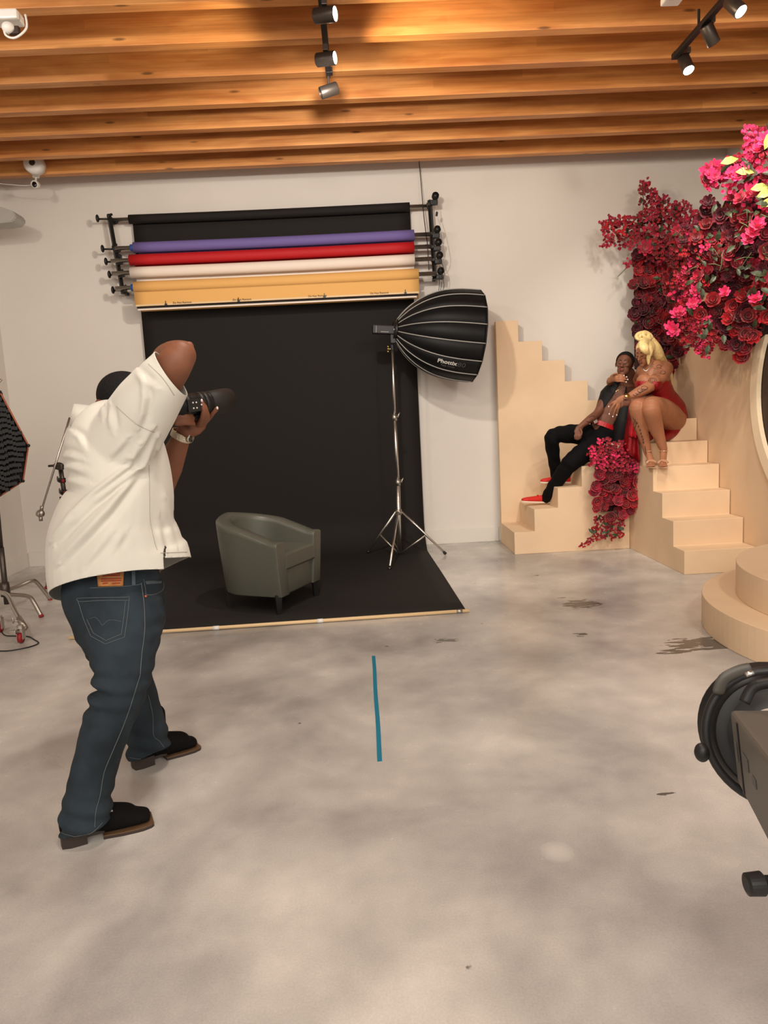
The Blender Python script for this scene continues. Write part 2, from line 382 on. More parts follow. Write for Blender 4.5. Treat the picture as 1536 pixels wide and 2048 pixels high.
# ================================================================== the room
YW, XR, XL = 7.43, 3.78, -3.55
def struct(name, bm, m, label=None): 
    o = obj(name, bm, m); setp(o, label, kind='structure'); return o
bm = BM(); box(bm, (0, 2.5, -.05), (16, 14, .1)); struct('floor', bm, 'floor')
bm = BM(); box(bm, (.1, YW+.06, 2.1), (8.0, .12, 4.2)); struct('wall_back', bm, 'wall_paint')
bm = BM(); box(bm, (XL-.06, 3.6, 2.1), (.12, 7.8, 4.2)); struct('wall_left', bm, 'wall_paint')
bm = BM(); box(bm, (XR+.06, 4.6, 2.1), (.12, 5.8, 4.2)); struct('wall_right', bm, 'wall_paint')
bm = BM(); box(bm, (0, 3, 4.06), (8, 9.2, .08)); struct('ceiling', bm, 'deck')
bm = BM(); box(bm, ((XL+1.38)/2, YW-.008, .075), (1.38-XL, .016, .15), bev=.003); struct('baseboard_back', bm, 'baseboard_paint')
bm = BM(); box(bm, (XL+.008, 3.7, .075), (.016, 7.4, .15), bev=.003); struct('baseboard_left', bm, 'baseboard_paint')
bm = BM(); box(bm, (XR-.008, 4.7, .075), (.016, 5.4, .15), bev=.003); struct('baseboard_right', bm, 'baseboard_paint')

HB = 3.71
order = ['last ceiling beam, nearest the back wall'] 
def beam(k, label):
    y = 7.045-.4345*k
    bm = BM(); box(bm, (0, 0, .155), (7.55 if k > 0 else 7.33, .08, .31), bev=.004)
    o = obj('ceiling_beam', bm, 'wood'); o.location = (.0 if k > 0 else .115, y-.04, HB)
    setp(o, label, 'beam', 'exposed timber ceiling beams')
    return o
BL = ['honey timber ceiling beam closest to the white back wall', 'honey timber ceiling beam second out from the back wall', 'honey timber ceiling beam third out from the back wall, clear of the tracks',
      'honey timber ceiling beam fourth out from the back wall, just beyond the ends of both tracks', 'timber ceiling beam fifth from the back wall, crossing the end of the centre track',
      'brightly lit timber ceiling beam sixth from the back wall, between the two lit centre heads', 'timber ceiling beam seventh from the back wall, behind the emergency light', 'timber ceiling beam along the very top edge of the picture']
for k in range(8): beam(k, BL[k])
for k in range(8, 14):
    o = beam(k, 'timber ceiling beam above the photographer side of the room')

# ------------------------------------------------------------------ track lights
def track_head(loc, aim, label, lit=True, r=.038, L=.12, drop=.1, group='cylinder spotlights on the ceiling tracks'):
    loc = V(loc); aim = V(aim).normalized()
    e = empty('track_spotlight', loc+V((0, 0, drop)), label, 'spotlight', group)
    bm = BM(); box(bm, loc+V((0, 0, drop-.02)), (.03, .08, .035), bev=.003); obj('adapter', bm, 'bronze_metal', e)
    bm = BM(); cyl(bm, loc+V((0, 0, drop-.03)), loc, .008); obj('stem', bm, 'bronze_metal', e)
    a, b = loc-aim*L/2, loc+aim*L/2
    bm = BM(); tube(bm, [a, a+aim*.005, b-aim*.004, b], [r*.9, r, r, r*.96], seg=28, cap=False)
    bm.faces.new([v for v in bm.verts[:28]][::-1]) if False else None
    o = obj('head', bm, 'bronze_metal', e, True); thicken(o, .003)
    bm = BM(); cyl(bm, a+aim*.003, a+aim*.006, r*.92, seg=28); obj('back_cap', bm, 'bronze_metal', e)
    bm = BM(); cyl(bm, b-aim*.012, b-aim*.008, r*.88, seg=28); obj('lens', bm, 'lens_glow' if lit else 'glass_dark', e)
    return e, b
def track(name, a, b, label):
    bm = BM(); a, b = V(a), V(b)
    box(bm, (a+b)/2, (.036, abs(b.y-a.y), .03), bev=.003)
    t = empty('ceiling_track', a, label, 'track')
    obj('rail', bm, 'black_metal', t)
    bm = BM(); box(bm, (b.x, b.y+.02, b.z), (.04, .05, .034), bev=.003); obj('end_cap', bm, 'black_metal', t)
    for k in range(3):
        bm = BM(); cyl(bm, (a.x, a.y+.3+k*(b.y-a.y-.6)/2, a.z+.01), (a.x, a.y+.3+k*(b.y-a.y-.6)/2, HB), .008); obj('hanger', bm, 'black_metal', t)
    return t
track('t', (-.10, 2.2, 3.6), (-.085, 4.96, 3.6), 'long black ceiling track near the middle of the beams')
track('t', (2.175, 2.4, 3.6), (2.175, 4.93, 3.6), 'black ceiling track at the right, over the pink flowers')
track_head(P(650, 30, 4.06), (1, -.38, -.12), 'lit cylinder spotlight at the top of the centre track, pointing right', drop=.07)
track_head(P(652, 118, 4.56), (1, -.36, -.08), 'lit cylinder spotlight lower on the centre track, pointing right', drop=.07)
track_head(P(658, 181, 5.02), (-.75, -.1, -.25), 'unlit cylinder spotlight hanging off the end of the centre track', lit=False, drop=.13)
_, b = track_head(P(1470, 12, 4.25), (.3, -.5, -.75), 'glaring cylinder spotlight at the top right corner of the ceiling', drop=.08)
track_head(P(1420, 69, 4.56), (.55, .25, -.75), 'dim cylinder spotlight midway on the right track', drop=.09)
track_head(P(1372, 128, 4.93), (.1, -.45, -.85), 'glaring cylinder spotlight at the end of the right track', drop=.09)
# light of the lit heads, plus one added spot
lamp('track_and_fill_spot', 'SPOT', P(690, 30, 4.06), P(690, 30, 4.06)+V((1, .5, .03)), 48, (1, .80, .55), .03, 120, 1)
lamp('track_and_fill_spot', 'SPOT', P(690, 118, 4.56), P(690, 118, 4.56)+V((1, .35, .03)), 40, (1, .80, .55), .03, 120, 1)
lamp('track_and_fill_spot', 'SPOT', P(565, 100, 4.3), P(565, 100, 4.3)+V((-1, .6, .02)), 34, (1, .80, .55), .04, 110, 1)  # no head here; added to brighten the beams left of the track
lamp('track_and_fill_spot', 'SPOT', V((2.2, 4.1, 3.4)), V((3.0, 6.6, 1.0)), 60, WARM, .05, 80)
lamp('track_and_fill_spot', 'SPOT', V((2.25, 4.55, 3.42)), V((2.9, 6.0, 2.3)), 40, WARM, .04, 75)
lamp('track_and_fill_spot', 'SPOT', V((2.2, 4.95, 3.40)), V((2.6, 5.9, .4)), 45, WARM, .04, 80)

# ------------------------------------------------------------------ ceiling fittings
e = empty('emergency_light', P(28, 40, 4.3), 'white emergency light with a wire guard at the top left of the beams', 'emergency light')
c = P(26, 44, 4.3)
bm = BM(); box(bm, c+V((-.05, 0, .02)), (.19, .1, .05), bev=.01); obj('housing', bm, 'white_plastic', e)
bm = BM(); ell(bm, c+V((-.015, -.03, -.045)), (.035, .035, .03)); obj('lamp_head', bm, 'white_plastic', e, True)
bm = BM(); tube(bm, spline([c+V((-.04, -.03, -.03)), c+V((-.03, -.04, -.085)), c+V((.02, -.04, -.1)), c+V((.08, -.03, -.05)), c+V((.075, -.01, .03))], 8), .006, seg=8); obj('wire_guard', bm, 'white_plastic', e, True)
bm = BM(); box(bm, c+V((.01, -.02, -.055)), (.06, .03, .04), bev=.006); obj('lamp_bracket', bm, 'brown_dark', e)

c = P(1346, -4, 4.14)
e = empty('smoke_detector', c, 'small white ceiling unit cut by the top edge, left of the right track', 'detector')
bm = BM(); box(bm, c, (.1, .1, .035), bev=.008); obj('body', bm, 'white_plastic', e)
bm = BM(); box(bm, c+V((.0, -.03, -.018)), (.06, .02, .004)); obj('vent_slot', bm, 'grey_plastic', e)

c = P(67, 327, 6.86)
e = empty('round_speaker', c, 'round white ceiling fitting with a dark hole between the last two beams', 'speaker')
bm = BM(); tube(bm, [c+V((0, .06, 0)), c+V((0, -.01, 0)), c+V((0, -.03, 0))], [.088, .088, .07], seg=32); obj('dome', bm, 'white_plastic', e, True)
bm = BM(); ell(bm, c+V((0, -.022, -.0)), (.035, .014, .033)); obj('opening', bm, 'brown_dark', e, True)
c = P(72, 368, 6.95)
e = empty('security_camera', P(72, 352, 7.0), 'small white security camera with a black lens under the last beam', 'security camera')
bm = BM(); cyl(bm, P(72, 352, 6.98)+V((0, 0, .012)), P(72, 355, 6.98), .03); obj('mount_plate', bm, 'white_plastic', e)
bm = BM(); cyl(bm, P(72, 354, 6.98), c+V((0, 0, .02)), .009); obj('arm', bm, 'white_plastic', e)
bm = BM(); tube(bm, [c+V((0, .045, 0)), c+V((0, .02, 0)), c+V((.0, -.035, -.012)), c+V((.0, -.045, -.014))], [.02, .03, .034, .03], seg=20); o = obj('body', bm, 'white_plastic', e, True)
bm = BM(); ell(bm, c+V((.004, -.044, -.016)), (.023, .01, .027)); obj('lens', bm, 'glass_dark', e, True)
bm = BM(); tube(bm, spline([P(-30, 360, 6.95), P(0, 367, 6.95), P(30, 370, 6.95), P(52, 371, 6.95), P(68, 369, 6.97)], 6), .003, seg=6)
o = obj('camera_cable', bm, 'white_plastic', None, True); setp(o, 'thin white cable running left from the small security camera', 'cable')

# pale rounded panel poking in from the left wall
c = P(16, 437, 6.9)
bm = BM(); prof = [(-.35, -.075), (.0, -.065), (.09, -.055), (.125, -.01), (.10, .035), (.0, .075), (-.35, .16)]
prism(bm, prof, -.1, .1, 'y'); bmesh.ops.bevel(bm, geom=bm.edges[:], offset=.008, segments=2, affect='EDGES')
bmesh.ops.translate(bm, vec=c+V((-.005, 0, 0)), verts=bm.verts)
o = obj('wall_fixture', bm, 'fixture_grey'); setp(o, 'pale grey rounded fixture sticking out at the left edge under the beams', 'fixture')

# ------------------------------------------------------------------ backdrop rack
RX0, RX1 = -2.13, .60
def rack_side(side):
    if side == 'left':
        xt, xb, lab = -2.33, -2.26, 'black wall bracket holding the left ends of the paper rolls'
    else: xt, xb, lab = .78, .80, 'black wall bracket with chain wheels at the right ends of the paper rolls'
    e = empty('roll_bracket', ((xt+xb)/2, YW, 3.05), lab, 'bracket')
    bm = BM(); A = V((xt, 7.3, 3.43)); B = V((xb, 7.28, 2.68)); 
    tube(bm, [A, B], [.022, .022], [.03, .03], seg=4); bm2 = bm
    obj('upright', bm2, 'black_metal', e)
    for z in (3.40, 3.06, 2.70):
        bm = BM(); x = xt+(xb-xt)*(3.43-z)/.75
        box(bm, (x, 7.37, z), (.03, .12, .03), bev=.003); obj('wall_arm', bm, 'black_metal', e)
    return e
rl = rack_side('left'); rr = rack_side('right')
def sheet(name, x0, x1, y, z0, z1, m, parent, curl=.01):
    bm = BM(); n = 24; rows = 10
    g = [[bm.verts.new((x0+(x1-x0)*i/n, y-curl*math.sin(j/rows*2.2)*(.6+.4*math.sin(i*.7)), z0+(z1-z0)*j/rows)) for i in range(n+1)] for j in range(rows+1)]
    for j in range(rows):
        for i in range(n): bm.faces.new((g[j][i], g[j][i+1], g[j+1][i+1], g[j+1][i]))
    o = obj(name, bm, m, parent, True); thicken(o, .002); return o
ROLLS = [('black_paper', 3.385, 7.33, .043, -2.148, .584, 'black seamless paper roll, topmost, its sheet running down onto the floor', 0),
         ('purple_paper', 3.105, 7.27, .050, -2.113, .611, 'purple backdrop paper roll, second from the top of the rack', .165),
         ('red_paper', 2.985, 7.245, .052, -2.154, .602, 'bright red backdrop paper roll between the purple and the white one', .135),
         ('white_paper', 2.862, 7.215, .052, -2.146, .599, 'white backdrop paper roll between the red and the tan one', .15),
         ('tan_paper', 2.715, 7.18, .056, -2.115, .628, 'tan orange backdrop paper roll, lowest on the rack, over the black sheet', .2)]
for i, (m, z, y, r, x0, x1, lab, dropz) in enumerate(ROLLS):
    e = empty('backdrop_paper_roll', ((x0+x1)/2, y, z), lab, 'backdrop roll')
    bm = BM(); n = 14; pts = [V((x0+(x1-x0)*k/n, y, z-.006*math.sin(PI*k/n))) for k in range(n+1)]
    tube(bm, pts, r, seg=32); obj('roll', bm, m, e, True)
    bm = BM(); cyl(bm, (x0-.18, y, z), (x1+.17, y, z), .021, seg=20); obj('core_tube', bm, 'steel', e, True)
    if i in (1, 4):
        bm = BM(); cyl(bm, (x0-.03, y, z), (x0+.01, y, z), .033, seg=20); obj('end_plug', bm, 'blue_cap', e, True)
    # hooks and knob at the left
    kx = -2.42+.02*i
    bm = BM(); tube(bm, [(kx+.1, 7.29, z), (kx, 7.26, z-.003)], .009, seg=8); ell(bm, (kx-.005, 7.25, z), (.016, .03, .036)); obj('hand_knob', bm, 'black_plastic', e, True)
    bm = BM(); tube(bm, spline([(-2.30+.018*i, 7.30, z+.045), (-2.33+.018*i, 7.27, z+.02), (-2.31+.018*i, y, z-.03), (-2.26+.018*i, y-.01, z-.025)], 5), .012, seg=8); obj('hook', bm, 'black_metal', e, True)
    # chain wheel at the right
    wz = z+.03 if i else z+.06
    wx = .84+.006*i
    bm = BM(); tube(bm, [(wx-.012, 7.24, wz), (wx-.012, 7.2, wz)], .034, seg=24); tube(bm, [(wx-.012, 7.2, wz), (wx-.012, 7.192, wz)], .024, seg=24)
    obj('chain_wheel', bm, 'black_plastic', e, True)
    bm = BM(); box(bm, (wx-.025, 7.24, wz-.055), (.07, .06, .045), bev=.008); box(bm, (wx-.07, 7.27, z), (.05, .03, .03), bev=.004); obj('wheel_mount', bm, 'black_metal', e)
    if i: sheet('paper_flap', x0+.03, x1-.002, y+r+.003, z, z-dropz-.02, m, e, .004)
    else:
        # the long sheet: down the wall, a soft curve, then out over the floor
        prof = [V((0, a, b)) for a, b in ((y+r, z), (7.373, z-.1), (7.375, 2.6), (7.375, 2.0), (7.37, 1.4), (7.365, .9), (7.36, .55), (7.35, .34))]
        prof += [V((0, 7.35-.33*(1-math.cos(t)), .34-.335*math.sin(t))) for t in [PI/2*k/9 for k in range(1, 10)]]
        prof += [V((0, 7.02-.28*k, .005)) for k in range(1, 9)]
        bm = BM(); n = 20; rows = []
        for q in prof:
            f = max(0, min(1, (7.0-q.y)/2.3)); xa, xb = -2.13+.12*f, .59+.065*f
            rows.append([bm.verts.new((xa+(xb-xa)*k/n, q.y, max(.004, q.z)+ (0.002*math.sin(k*1.7+q.y*3) if q.z < .02 else 0)+.0015)) for k in range(n+1)])
        for A, B in zip(rows, rows[1:]):
            for k in range(n): bm.faces.new((A[k], A[k+1], B[k+1], B[k]))
        o = obj('hanging_sheet', bm, 'black_paper', e, True); thicken(o, .001, 0)
tan = e
# printed hem and clips below the tan roll
sheet('long_flap', -2.105, .625, 7.115, 2.66, 2.53, 'tan_paper', tan, .0)
bm = BM(); cyl(bm, (-2.09, 7.12, 2.517), (.61, 7.12, 2.517), .008, seg=8); obj('hem_rod', bm, 'black_metal', tan)
bm = BM(); box(bm, (-.745, 7.135, 2.503), (2.69, .003, .022)); obj('white_hem', bm, 'white_paper', tan)
bm = BM(); box(bm, (-.74, 7.1125, 2.535), (2.72, .002, .016)); obj('pale_hem', bm, 'bamboo', tan)
for px in (365, 485, 636, 760):
    c = P(px, 612, 7.108); M = Matrix.Translation((c.x, 7.108, 2.545 if px not in (365, ) else 2.543)) @ Matrix.Rotation(PI/2, 4, 'X')
    text_mesh('Do Not Remove', .026, M, 'print_ink', tan, 'printed_words', .0003)
for px in (332, 478, 650, 812):
    c = P(px, 612, 7.1); bm = BM(); box(bm, (c.x, 7.105, 2.53), (.022, .012, .02), bev=.002); cyl(bm, (c.x, 7.1, 2.54), (c.x, 7.1, 2.565), .003, seg=6); obj('clip', bm, 'black_metal', tan)
# pole weighting the front edge
a, b = V((-2.02, 4.66, .016)), V((.665, 4.757, .016))
e = empty('bamboo_pole', (a+b)/2, 'thin pale bamboo pole weighing down the front edge of the black sheet', 'pole')
bm = BM(); cyl(bm, a, b, .012, seg=14); obj('rod', bm, 'bamboo', e, True)
for f in (.09, .36, .62, .975):
    c = a.lerp(b, f); d = (b-a).normalized(); bm = BM(); cyl(bm, c-d*.02, c+d*.02, .014, seg=14); obj('joint', bm, 'white_plastic' if f < .9 else 'steel', e, True)
# chains and power cord
for k, pts in enumerate(([(857, 412, 7.2), (873, 424, 7.2), (874, 436, 7.2)], )):
    pass
def chain(pts, label, r=.0028, m='black_metal', name='pull_chain', cat='chain', grp=None):
    bm = BM(); tube(bm, spline([P(*p) for p in pts], 8), r, seg=6); o = obj(name, bm, m, None, True); setp(o, label, cat, grp); return o
chain([(838, 322, 7.36), (842, 365, 7.36), (847, 425, 7.3), (851, 460, 7.25), (855, 490, 7.2), (858, 540, 7.2)], 'thin black cord dropping from the last beam to the right bracket', .004, name='hanging_cord', cat='cord')
o = chain([(872, 410, 7.2), (874, 430, 7.2), (880, 450, 7.2), (886, 475, 7.2), (891, 505, 7.2), (888, 522, 7.2), (879, 533, 7.2)], 'long grey pull chain looping right of the top chain wheel', .0028, 'steel')
bm = BM(); cyl(bm, P(874, 424, 7.2), P(873, 432, 7.2), .011, seg=10); q = obj('chain_weight', bm, 'black_plastic', o)
chain([(878, 515, 7.19), (881, 540, 7.19), (884, 558, 7.19), (881, 582, 7.19)], 'pull chain hanging straight below the white roll wheel', .003)
chain([(881, 520, 7.18), (888, 540, 7.18), (887, 560, 7.18), (888, 572, 7.18), (884, 585, 7.18)], 'outermost short pull chain just above the softbox', .003)
chain([(879, 552, 7.2), (879, 565, 7.2), (877, 590, 7.2)], 'innermost short pull chain by the lowest chain wheel', .003)

# ------------------------------------------------------------------ octagonal deep softbox on its stand
st = P(786, 692, 6.9); base = PZ(798, 1112); base = V((.30, 6.9, 0))
e = empty('light_stand', (base.x, base.y, 0), 'tall chrome light stand standing on the black paper under the big softbox', 'light stand')
top = P(785, 697, 6.9); q1 = P(789, 835, 6.9); q2 = P(796, 965, 6.9); q3 = V((base.x, base.y, .10)); q3 = P(799, 1106, 6.9)
for a, b, r, nm in ((top, q1, .013, 'upper_tube'), (q1, q2, .016, 'middle_tube'), (q2, q3, .020, 'lower_tube')):
    bm = BM(); cyl(bm, a, b, r, seg=16); obj(nm, bm, 'chrome', e, True)
for c, sd in ((q1, 1), (q2, 1)):
    bm = BM(); cyl(bm, c-V((0, 0, .03)), c+V((0, 0, .03)), .024, seg=16); obj('collar', bm, 'steel', e, True)
    bm = BM(); tube(bm, [c, c+V((.03*sd, -.03, .005)), c+V((.05*sd, -.035, .045))], [.008, .008, .005], seg=8); obj('wing_knob', bm, 'steel', e, True)
hub = P(797, 1023, 6.9)
bm = BM(); cyl(bm, hub-V((0, 0, .03)), hub+V((0, 0, .02)), .032, seg=16); obj('leg_hub', bm, 'steel', e, True)
low = P(799, 1106, 6.9)
for (fx, fy) in ((735, 1106), (892, 1108), (779, 1138)):
    f = PZ(fx, fy, .012)
    bm = BM(); d = (f-hub); a = hub+V((d.x, d.y, 0)).normalized()*.03
    tube(bm, [a, f], [.011, .011], seg=10); lg = obj('leg', bm, 'chrome', e, True)
    bm = BM(); m_ = a.lerp(f, .55); tube(bm, [low+V((d.x, d.y, 0)).normalized()*.02, m_], .009, seg=8); obj('brace', bm, 'steel', e, True)
    bm = BM(); cyl(bm, f-(d.normalized()*.03), f, .014, seg=10); obj('rubber_foot', bm, 'black_plastic', lg, True)
# softbox
h = P(793, 660, 6.88); rc = P(948, 674, 6.97); ax = (rc-h).normalized(); Ls = (rc-h).length
e = empty('deep_softbox', h, 'black sixteen-rib deep parabolic softbox on the chrome stand, facing right', 'softbox')
a1, b1 = frame(ax, V((0, 0, 1)))     # b1 ~ up
# profile radius along the axis measured from the picture: ring i at t, r in metres
K = 6.92/FPX
prof = [(0, 20), (.06, 33), (.14, 47), (.26, 62), (.40, 74), (.55, 82), (.72, 86.5), (.86, 88), (1.0, 88.5)]
NR = 16; ph0 = PI/NR*1.25
def ringpt(t, rpx, k, extra=0): 
    an = ph0+2*PI*k/NR; r = rpx*K+extra
    return h+ax*(Ls*t)+(a1*math.cos(an)+b1*math.sin(an))*r
bm = BM(); fine = [(q.x, q.y) for q in spline([V((t, r, 0)) for t, r in prof], 3)]
for k in range(NR):
    c_ = [(bm.verts.new(ringpt(t, r, k)), bm.verts.new(ringpt(t, r, k).lerp(ringpt(t, r, k+1), .5)+(ringpt(t, r, k)-(h+ax*(Ls*t))).normalized()*0), bm.verts.new(ringpt(t, r, k+1))) for t, r in fine]
    for A, B in zip(c_, c_[1:]):
        for j in range(2): bm.faces.new((A[j], A[j+1], B[j+1], B[j]))
o = obj('canopy', bm, 'nylon', e, True); thicken(o, .003)
for k in range(NR):
    bm = BM(); tube(bm, spline([ringpt(t, r, k, .004) for t, r in prof], 3), .0055, seg=6); obj('rib', bm, 'rod_grey', e, True)
bm = BM(); tube(bm, [ringpt(1.0, 88.5, k) for k in range(NR)], .007, seg=6, closed=True); obj('rim_band', bm, 'nylon', e, True)
bm = BM(); vs = [bm.verts.new(ringpt(.96, 86, k)) for k in range(NR)]; bm.faces.new(vs); o = obj('diffuser', bm, 'white_paper', e); thicken(o, .002)
bm = BM(); tube(bm, [h-ax*.03, h+ax*.02], .085, seg=24); obj('mount_ring', bm, 'black_metal', e, True)
# lettering on the lower near panel
def on_panel(px, py, size, s, m, bold, sx=1, name='lettering'):
    o0 = P(px, py, 6.9)
    # panel between ribs, closest ring quad: take frame from the canopy
    t = 0.0; best = None
    for i in range(len(prof)-1):
        for k in range(NR):
            q = (ringpt(*prof[i], k)+ringpt(*prof[i], (k+1) % NR)+ringpt(*prof[i+1], k)+ringpt(*prof[i+1], (k+1) % NR))/4
            n = (ringpt(*prof[i+1], k)-ringpt(*prof[i], k)).cross(ringpt(*prof[i], (k+1) % NR)-ringpt(*prof[i], k)).normalized()
            c0 = (h+rc)/2
            if n.dot(q-c0) < 0: n = -n
            if n.y > 0: continue
            # hit of the sight line with this face's plane
            d = (o0-EYE); tt = (q-EYE).dot(n)/d.dot(n); hit = EYE+d*tt
            dist = (hit-q).length
            if best is None or dist < best[0]: best = (dist, hit, n, (ringpt(*prof[i+1], k)-ringpt(*prof[i], k)+ringpt(*prof[i+1], (k+1) % NR)-ringpt(*prof[i], (k+1) % NR)).normalized())
    _, hit, n, xd = best
    R_, T_ = mframe(hit, xd, n)
    return text_mesh(s, size, T_ @ R_ @ Matrix.Translation((0, 0, .004)), m, e, name, .001, bold, sx)
on_panel(894.5, 724, .062, 'Phottix', 'print_white', .0015, 1.0, 'logo_lettering')
on_panel(895.5, 731.5, .030, 'Raja Deep', 'print_grey', .0, 1.05, 'model_lettering')
on_panel(923, 730, .072, '80', 'print_grey', -.001, 1.1, 'size_numerals')
# strobe behind it
e = empty('studio_strobe', P(772, 660, 6.88), 'black studio strobe clamped behind the deep softbox', 'strobe')
sa, sb_ = P(745, 659, 6.86), P(793, 661, 6.88)
d = (sb_-sa).normalized(); R3 = d.to_track_quat('X', 'Z').to_matrix()
bm = BM(); box(bm, (sa+sb_)/2, ((sb_-sa).length, .085, .078), R3, bev=.008); obj('body', bm, 'black_plastic', e)
bm = BM(); box(bm, sa.lerp(sb_, .15)+V((0, -.045, .0)), (.004, .003, .06), R3); box(bm, sa.lerp(sb_, .5)+V((0, -.045, -.022)), (.075, .003, .005), R3); obj('trim_line', bm, 'rod_grey', e)
bm = BM(); cyl(bm, sb_+V((-.02, -.05, .004)), sb_+V((-.02, -.058, .004)), .008, seg=10); obj('lock_screw', bm, 'white_plastic', e)
bm = BM(); box(bm, P(786, 676, 6.88), (.05, .05, .1), bev=.006); cyl(bm, P(784, 690, 6.9), P(785, 700, 6.9), .02); obj('tilt_bracket', bm, 'black_metal', e)
bm = BM(); 
for q in ((776, 693), (776.5, 698), (776, 703)): ell(bm, P(*q, 6.88), (.01, .01, .009))
cyl(bm, P(777, 698, 6.89), P(785, 698, 6.9), .006, seg=8); obj('bracket_knob', bm, 'gold', e, True)

# ------------------------------------------------------------------ tub armchair
O = V((-.782, 5.33, 0)); fwd = V((.905, -.425, 0)).normalized(); lft = V((-fwd.y, fwd.x, 0))   # forward is out of the seat; lft = chair's left
e = empty('tub_armchair', O, 'grey leather tub armchair standing on the black paper', 'armchair')
def CH(f, l, z): return O+fwd*f+lft*l+V((0, 0, z))
def upath(w, d, n=30):
    """half-width w: from the front-left arm around the back to the front-right arm"""
    out = []; f0 = .31
    rb = w
    for i in range(n+1):
        t = i/n
        if t < .28: out.append((f0+(-.02-f0)*(t/.28), w))
        elif t > .72: out.append((-.02+(f0+.02)*((t-.72)/.28), -w))
        else:
            an = (t-.28)/.44*PI; out.append((-.02-d*math.sin(an), w*math.cos(an)))
    return out
NP = 40
def shell_pt(i, inner, zf):
    f, l = upath(.328, .330, NP)[i]; t = abs(i/NP-.5)*2      # 1 at arm fronts, 0 at the back
    top = .690-.170*min(1, (t/.9))**1.1
    z = .13+(top-.13)*zf
    taper = 1-.075*(1-zf)-.05*(1-zf)**2
    f2, l2 = (f+.02)*1.0, l
    k = (.115 if inner else 0)
    n = V((f2+.0, l2, 0)) if f2 < 0 else V((0, l2, 0))
    n = n.normalized() if n.length else V((1, 0, 0))
    back = min(f2, 0)*taper
    q = V(((back if f2 < 0 else f2*(.97+.03*zf))-.02, l2*taper, 0)) - n*k
    return CH(q.x, q.y, z)
bm = BM(); cols = []
zs_o = [0, .02, .2, .4, .6, .8, .93, .985]; zs_i = [.985, .93, .8, .6, .45]
for i in range(NP+1):
    c = [shell_pt(i, 0, z) for z in zs_o]
    o_, i_ = shell_pt(i, 0, 1), shell_pt(i, 1, 1)
    mid = [o_.lerp(i_, s)+V((0, 0, .012*math.sin(PI*s))) for s in (.12, .35, .65, .88)]
    c += mid + [shell_pt(i, 1, z) for z in zs_i]+[shell_pt(i, 1, .0)]
    cols.append([bm.verts.new(q) for q in c])
for A, B in zip(cols, cols[1:]):
    for k in range(len(A)-1): bm.faces.new((A[k], A[k+1], B[k+1], B[k]))
    bm.faces.new((A[-1], A[0], B[0], B[-1]))
bm.faces.new(cols[0][::-1]); bm.faces.new(cols[-1])
o = obj('shell', bm, 'leather_grey', e, True); bv = o.modifiers.new('b', 'BEVEL'); bv.width = .012; bv.segments = 3; bv.limit_method = 'ANGLE'; bv.angle_limit = 1.0
R3 = Matrix((fwd, lft, V((0, 0, 1)))).transposed()
bm = BM(); box(bm, CH(.04, 0, .235), (.49, .47, .21), R3, bev=.015); obj('seat_base', bm, 'leather_grey', e, True)
bm = BM(); box(bm, CH(.055, 0, .375), (.51, .435, .12), R3)
bmesh.ops.subdivide_edges(bm, edges=bm.edges[:], cuts=6, use_grid_fill=True)
o = obj('seat_cushion', bm, 'leather_grey', e, True)
for v in o.data.vertices:
    q = R3.inverted() @ (v.co-CH(.055, 0, .375)); 
    s = max(0, 1-(abs(q.x)/.27)**4)*max(0, 1-(abs(q.y)/.23)**4); q.z += .018*s*(1 if q.z > 0 else 0)
    v.co = CH(.055, 0, .375)+R3 @ q
bv = o.modifiers.new('b', 'BEVEL'); bv.width = .028; bv.segments = 4; bv.limit_method = 'ANGLE'; bv.angle_limit = 1.0
for f, l in ((.26, .27), (.26, -.27), (-.22, .19), (-.22, -.19)):
    bm = BM(); tube(bm, [CH(f, l, .005), CH(f, l, .15)], [.022, .034], seg=4, hint=lft); obj('leg', bm, 'chair_leg', e)

# ------------------------------------------------------------------ blue tape on the floor
bm = BM(); a, b = PZ(747, 1312, 0), PZ(760, 1523, 0); n = 12; w = .0098; rows = []
for k in range(n+1):
    c = a.lerp(b, k/n)+V((.0012*math.sin(k*.9), 0, 0)); rows.append([bm.verts.new((c.x-w, c.y, .0008)), bm.verts.new((c.x+w, c.y, .0008))])
for A, B in zip(rows, rows[1:]): bm.faces.new((A[0], A[1], B[1], B[0]))
o = obj('floor_tape', bm, 'tape_blue'); thicken(o, .0006, 1); setp(o, 'straight strip of teal blue tape stuck on the concrete floor', 'tape')
# ================================================================== plywood set: stairs, stepped panel, round gate, podium
YB = 7.40
XS = 1.36
# left stairs: profile in x,z, going up to the right
xs = [1.385, 1.58, 1.807, 2.037, 2.265, 2.488]; zs = [.212, .424, .615, .808, 1.005]
prof = [(xs[0], 0)]
for k in range(5): prof += [(xs[k], zs[k]), (xs[k+1], zs[k])]
prof += [(xs[5], 0)]
bm = BM(); prism(bm, prof, 6.64, 7.26, 'y'); o = obj('wooden_stairs', bm, 'beige'); bv = o.modifiers.new('b', 'BEVEL'); bv.width = .004; bv.segments = 2
setp(o, 'beige painted stairs climbing right, the man sits on them', 'stairs')
# right stairs climb away from the camera
ys = [5.478, 5.683, 5.90, 6.09, 6.30, 6.51, 7.26]; zr = [.192, .400, .606, .812, 1.008, 1.205]
prof = [(ys[0], 0)]
for k in range(6): prof += [(ys[k], zr[k]), (ys[k+1], zr[k])]
prof += [(ys[6], 0)]
bm = BM(); prism(bm, prof, 2.49, 3.068, 'x'); o = obj('wooden_stairs', bm, 'beige'); bv = o.modifiers.new('b', 'BEVEL'); bv.width = .004; bv.segments = 2
setp(o, 'beige painted stairs climbing away to the wall, the woman sits on them', 'stairs')
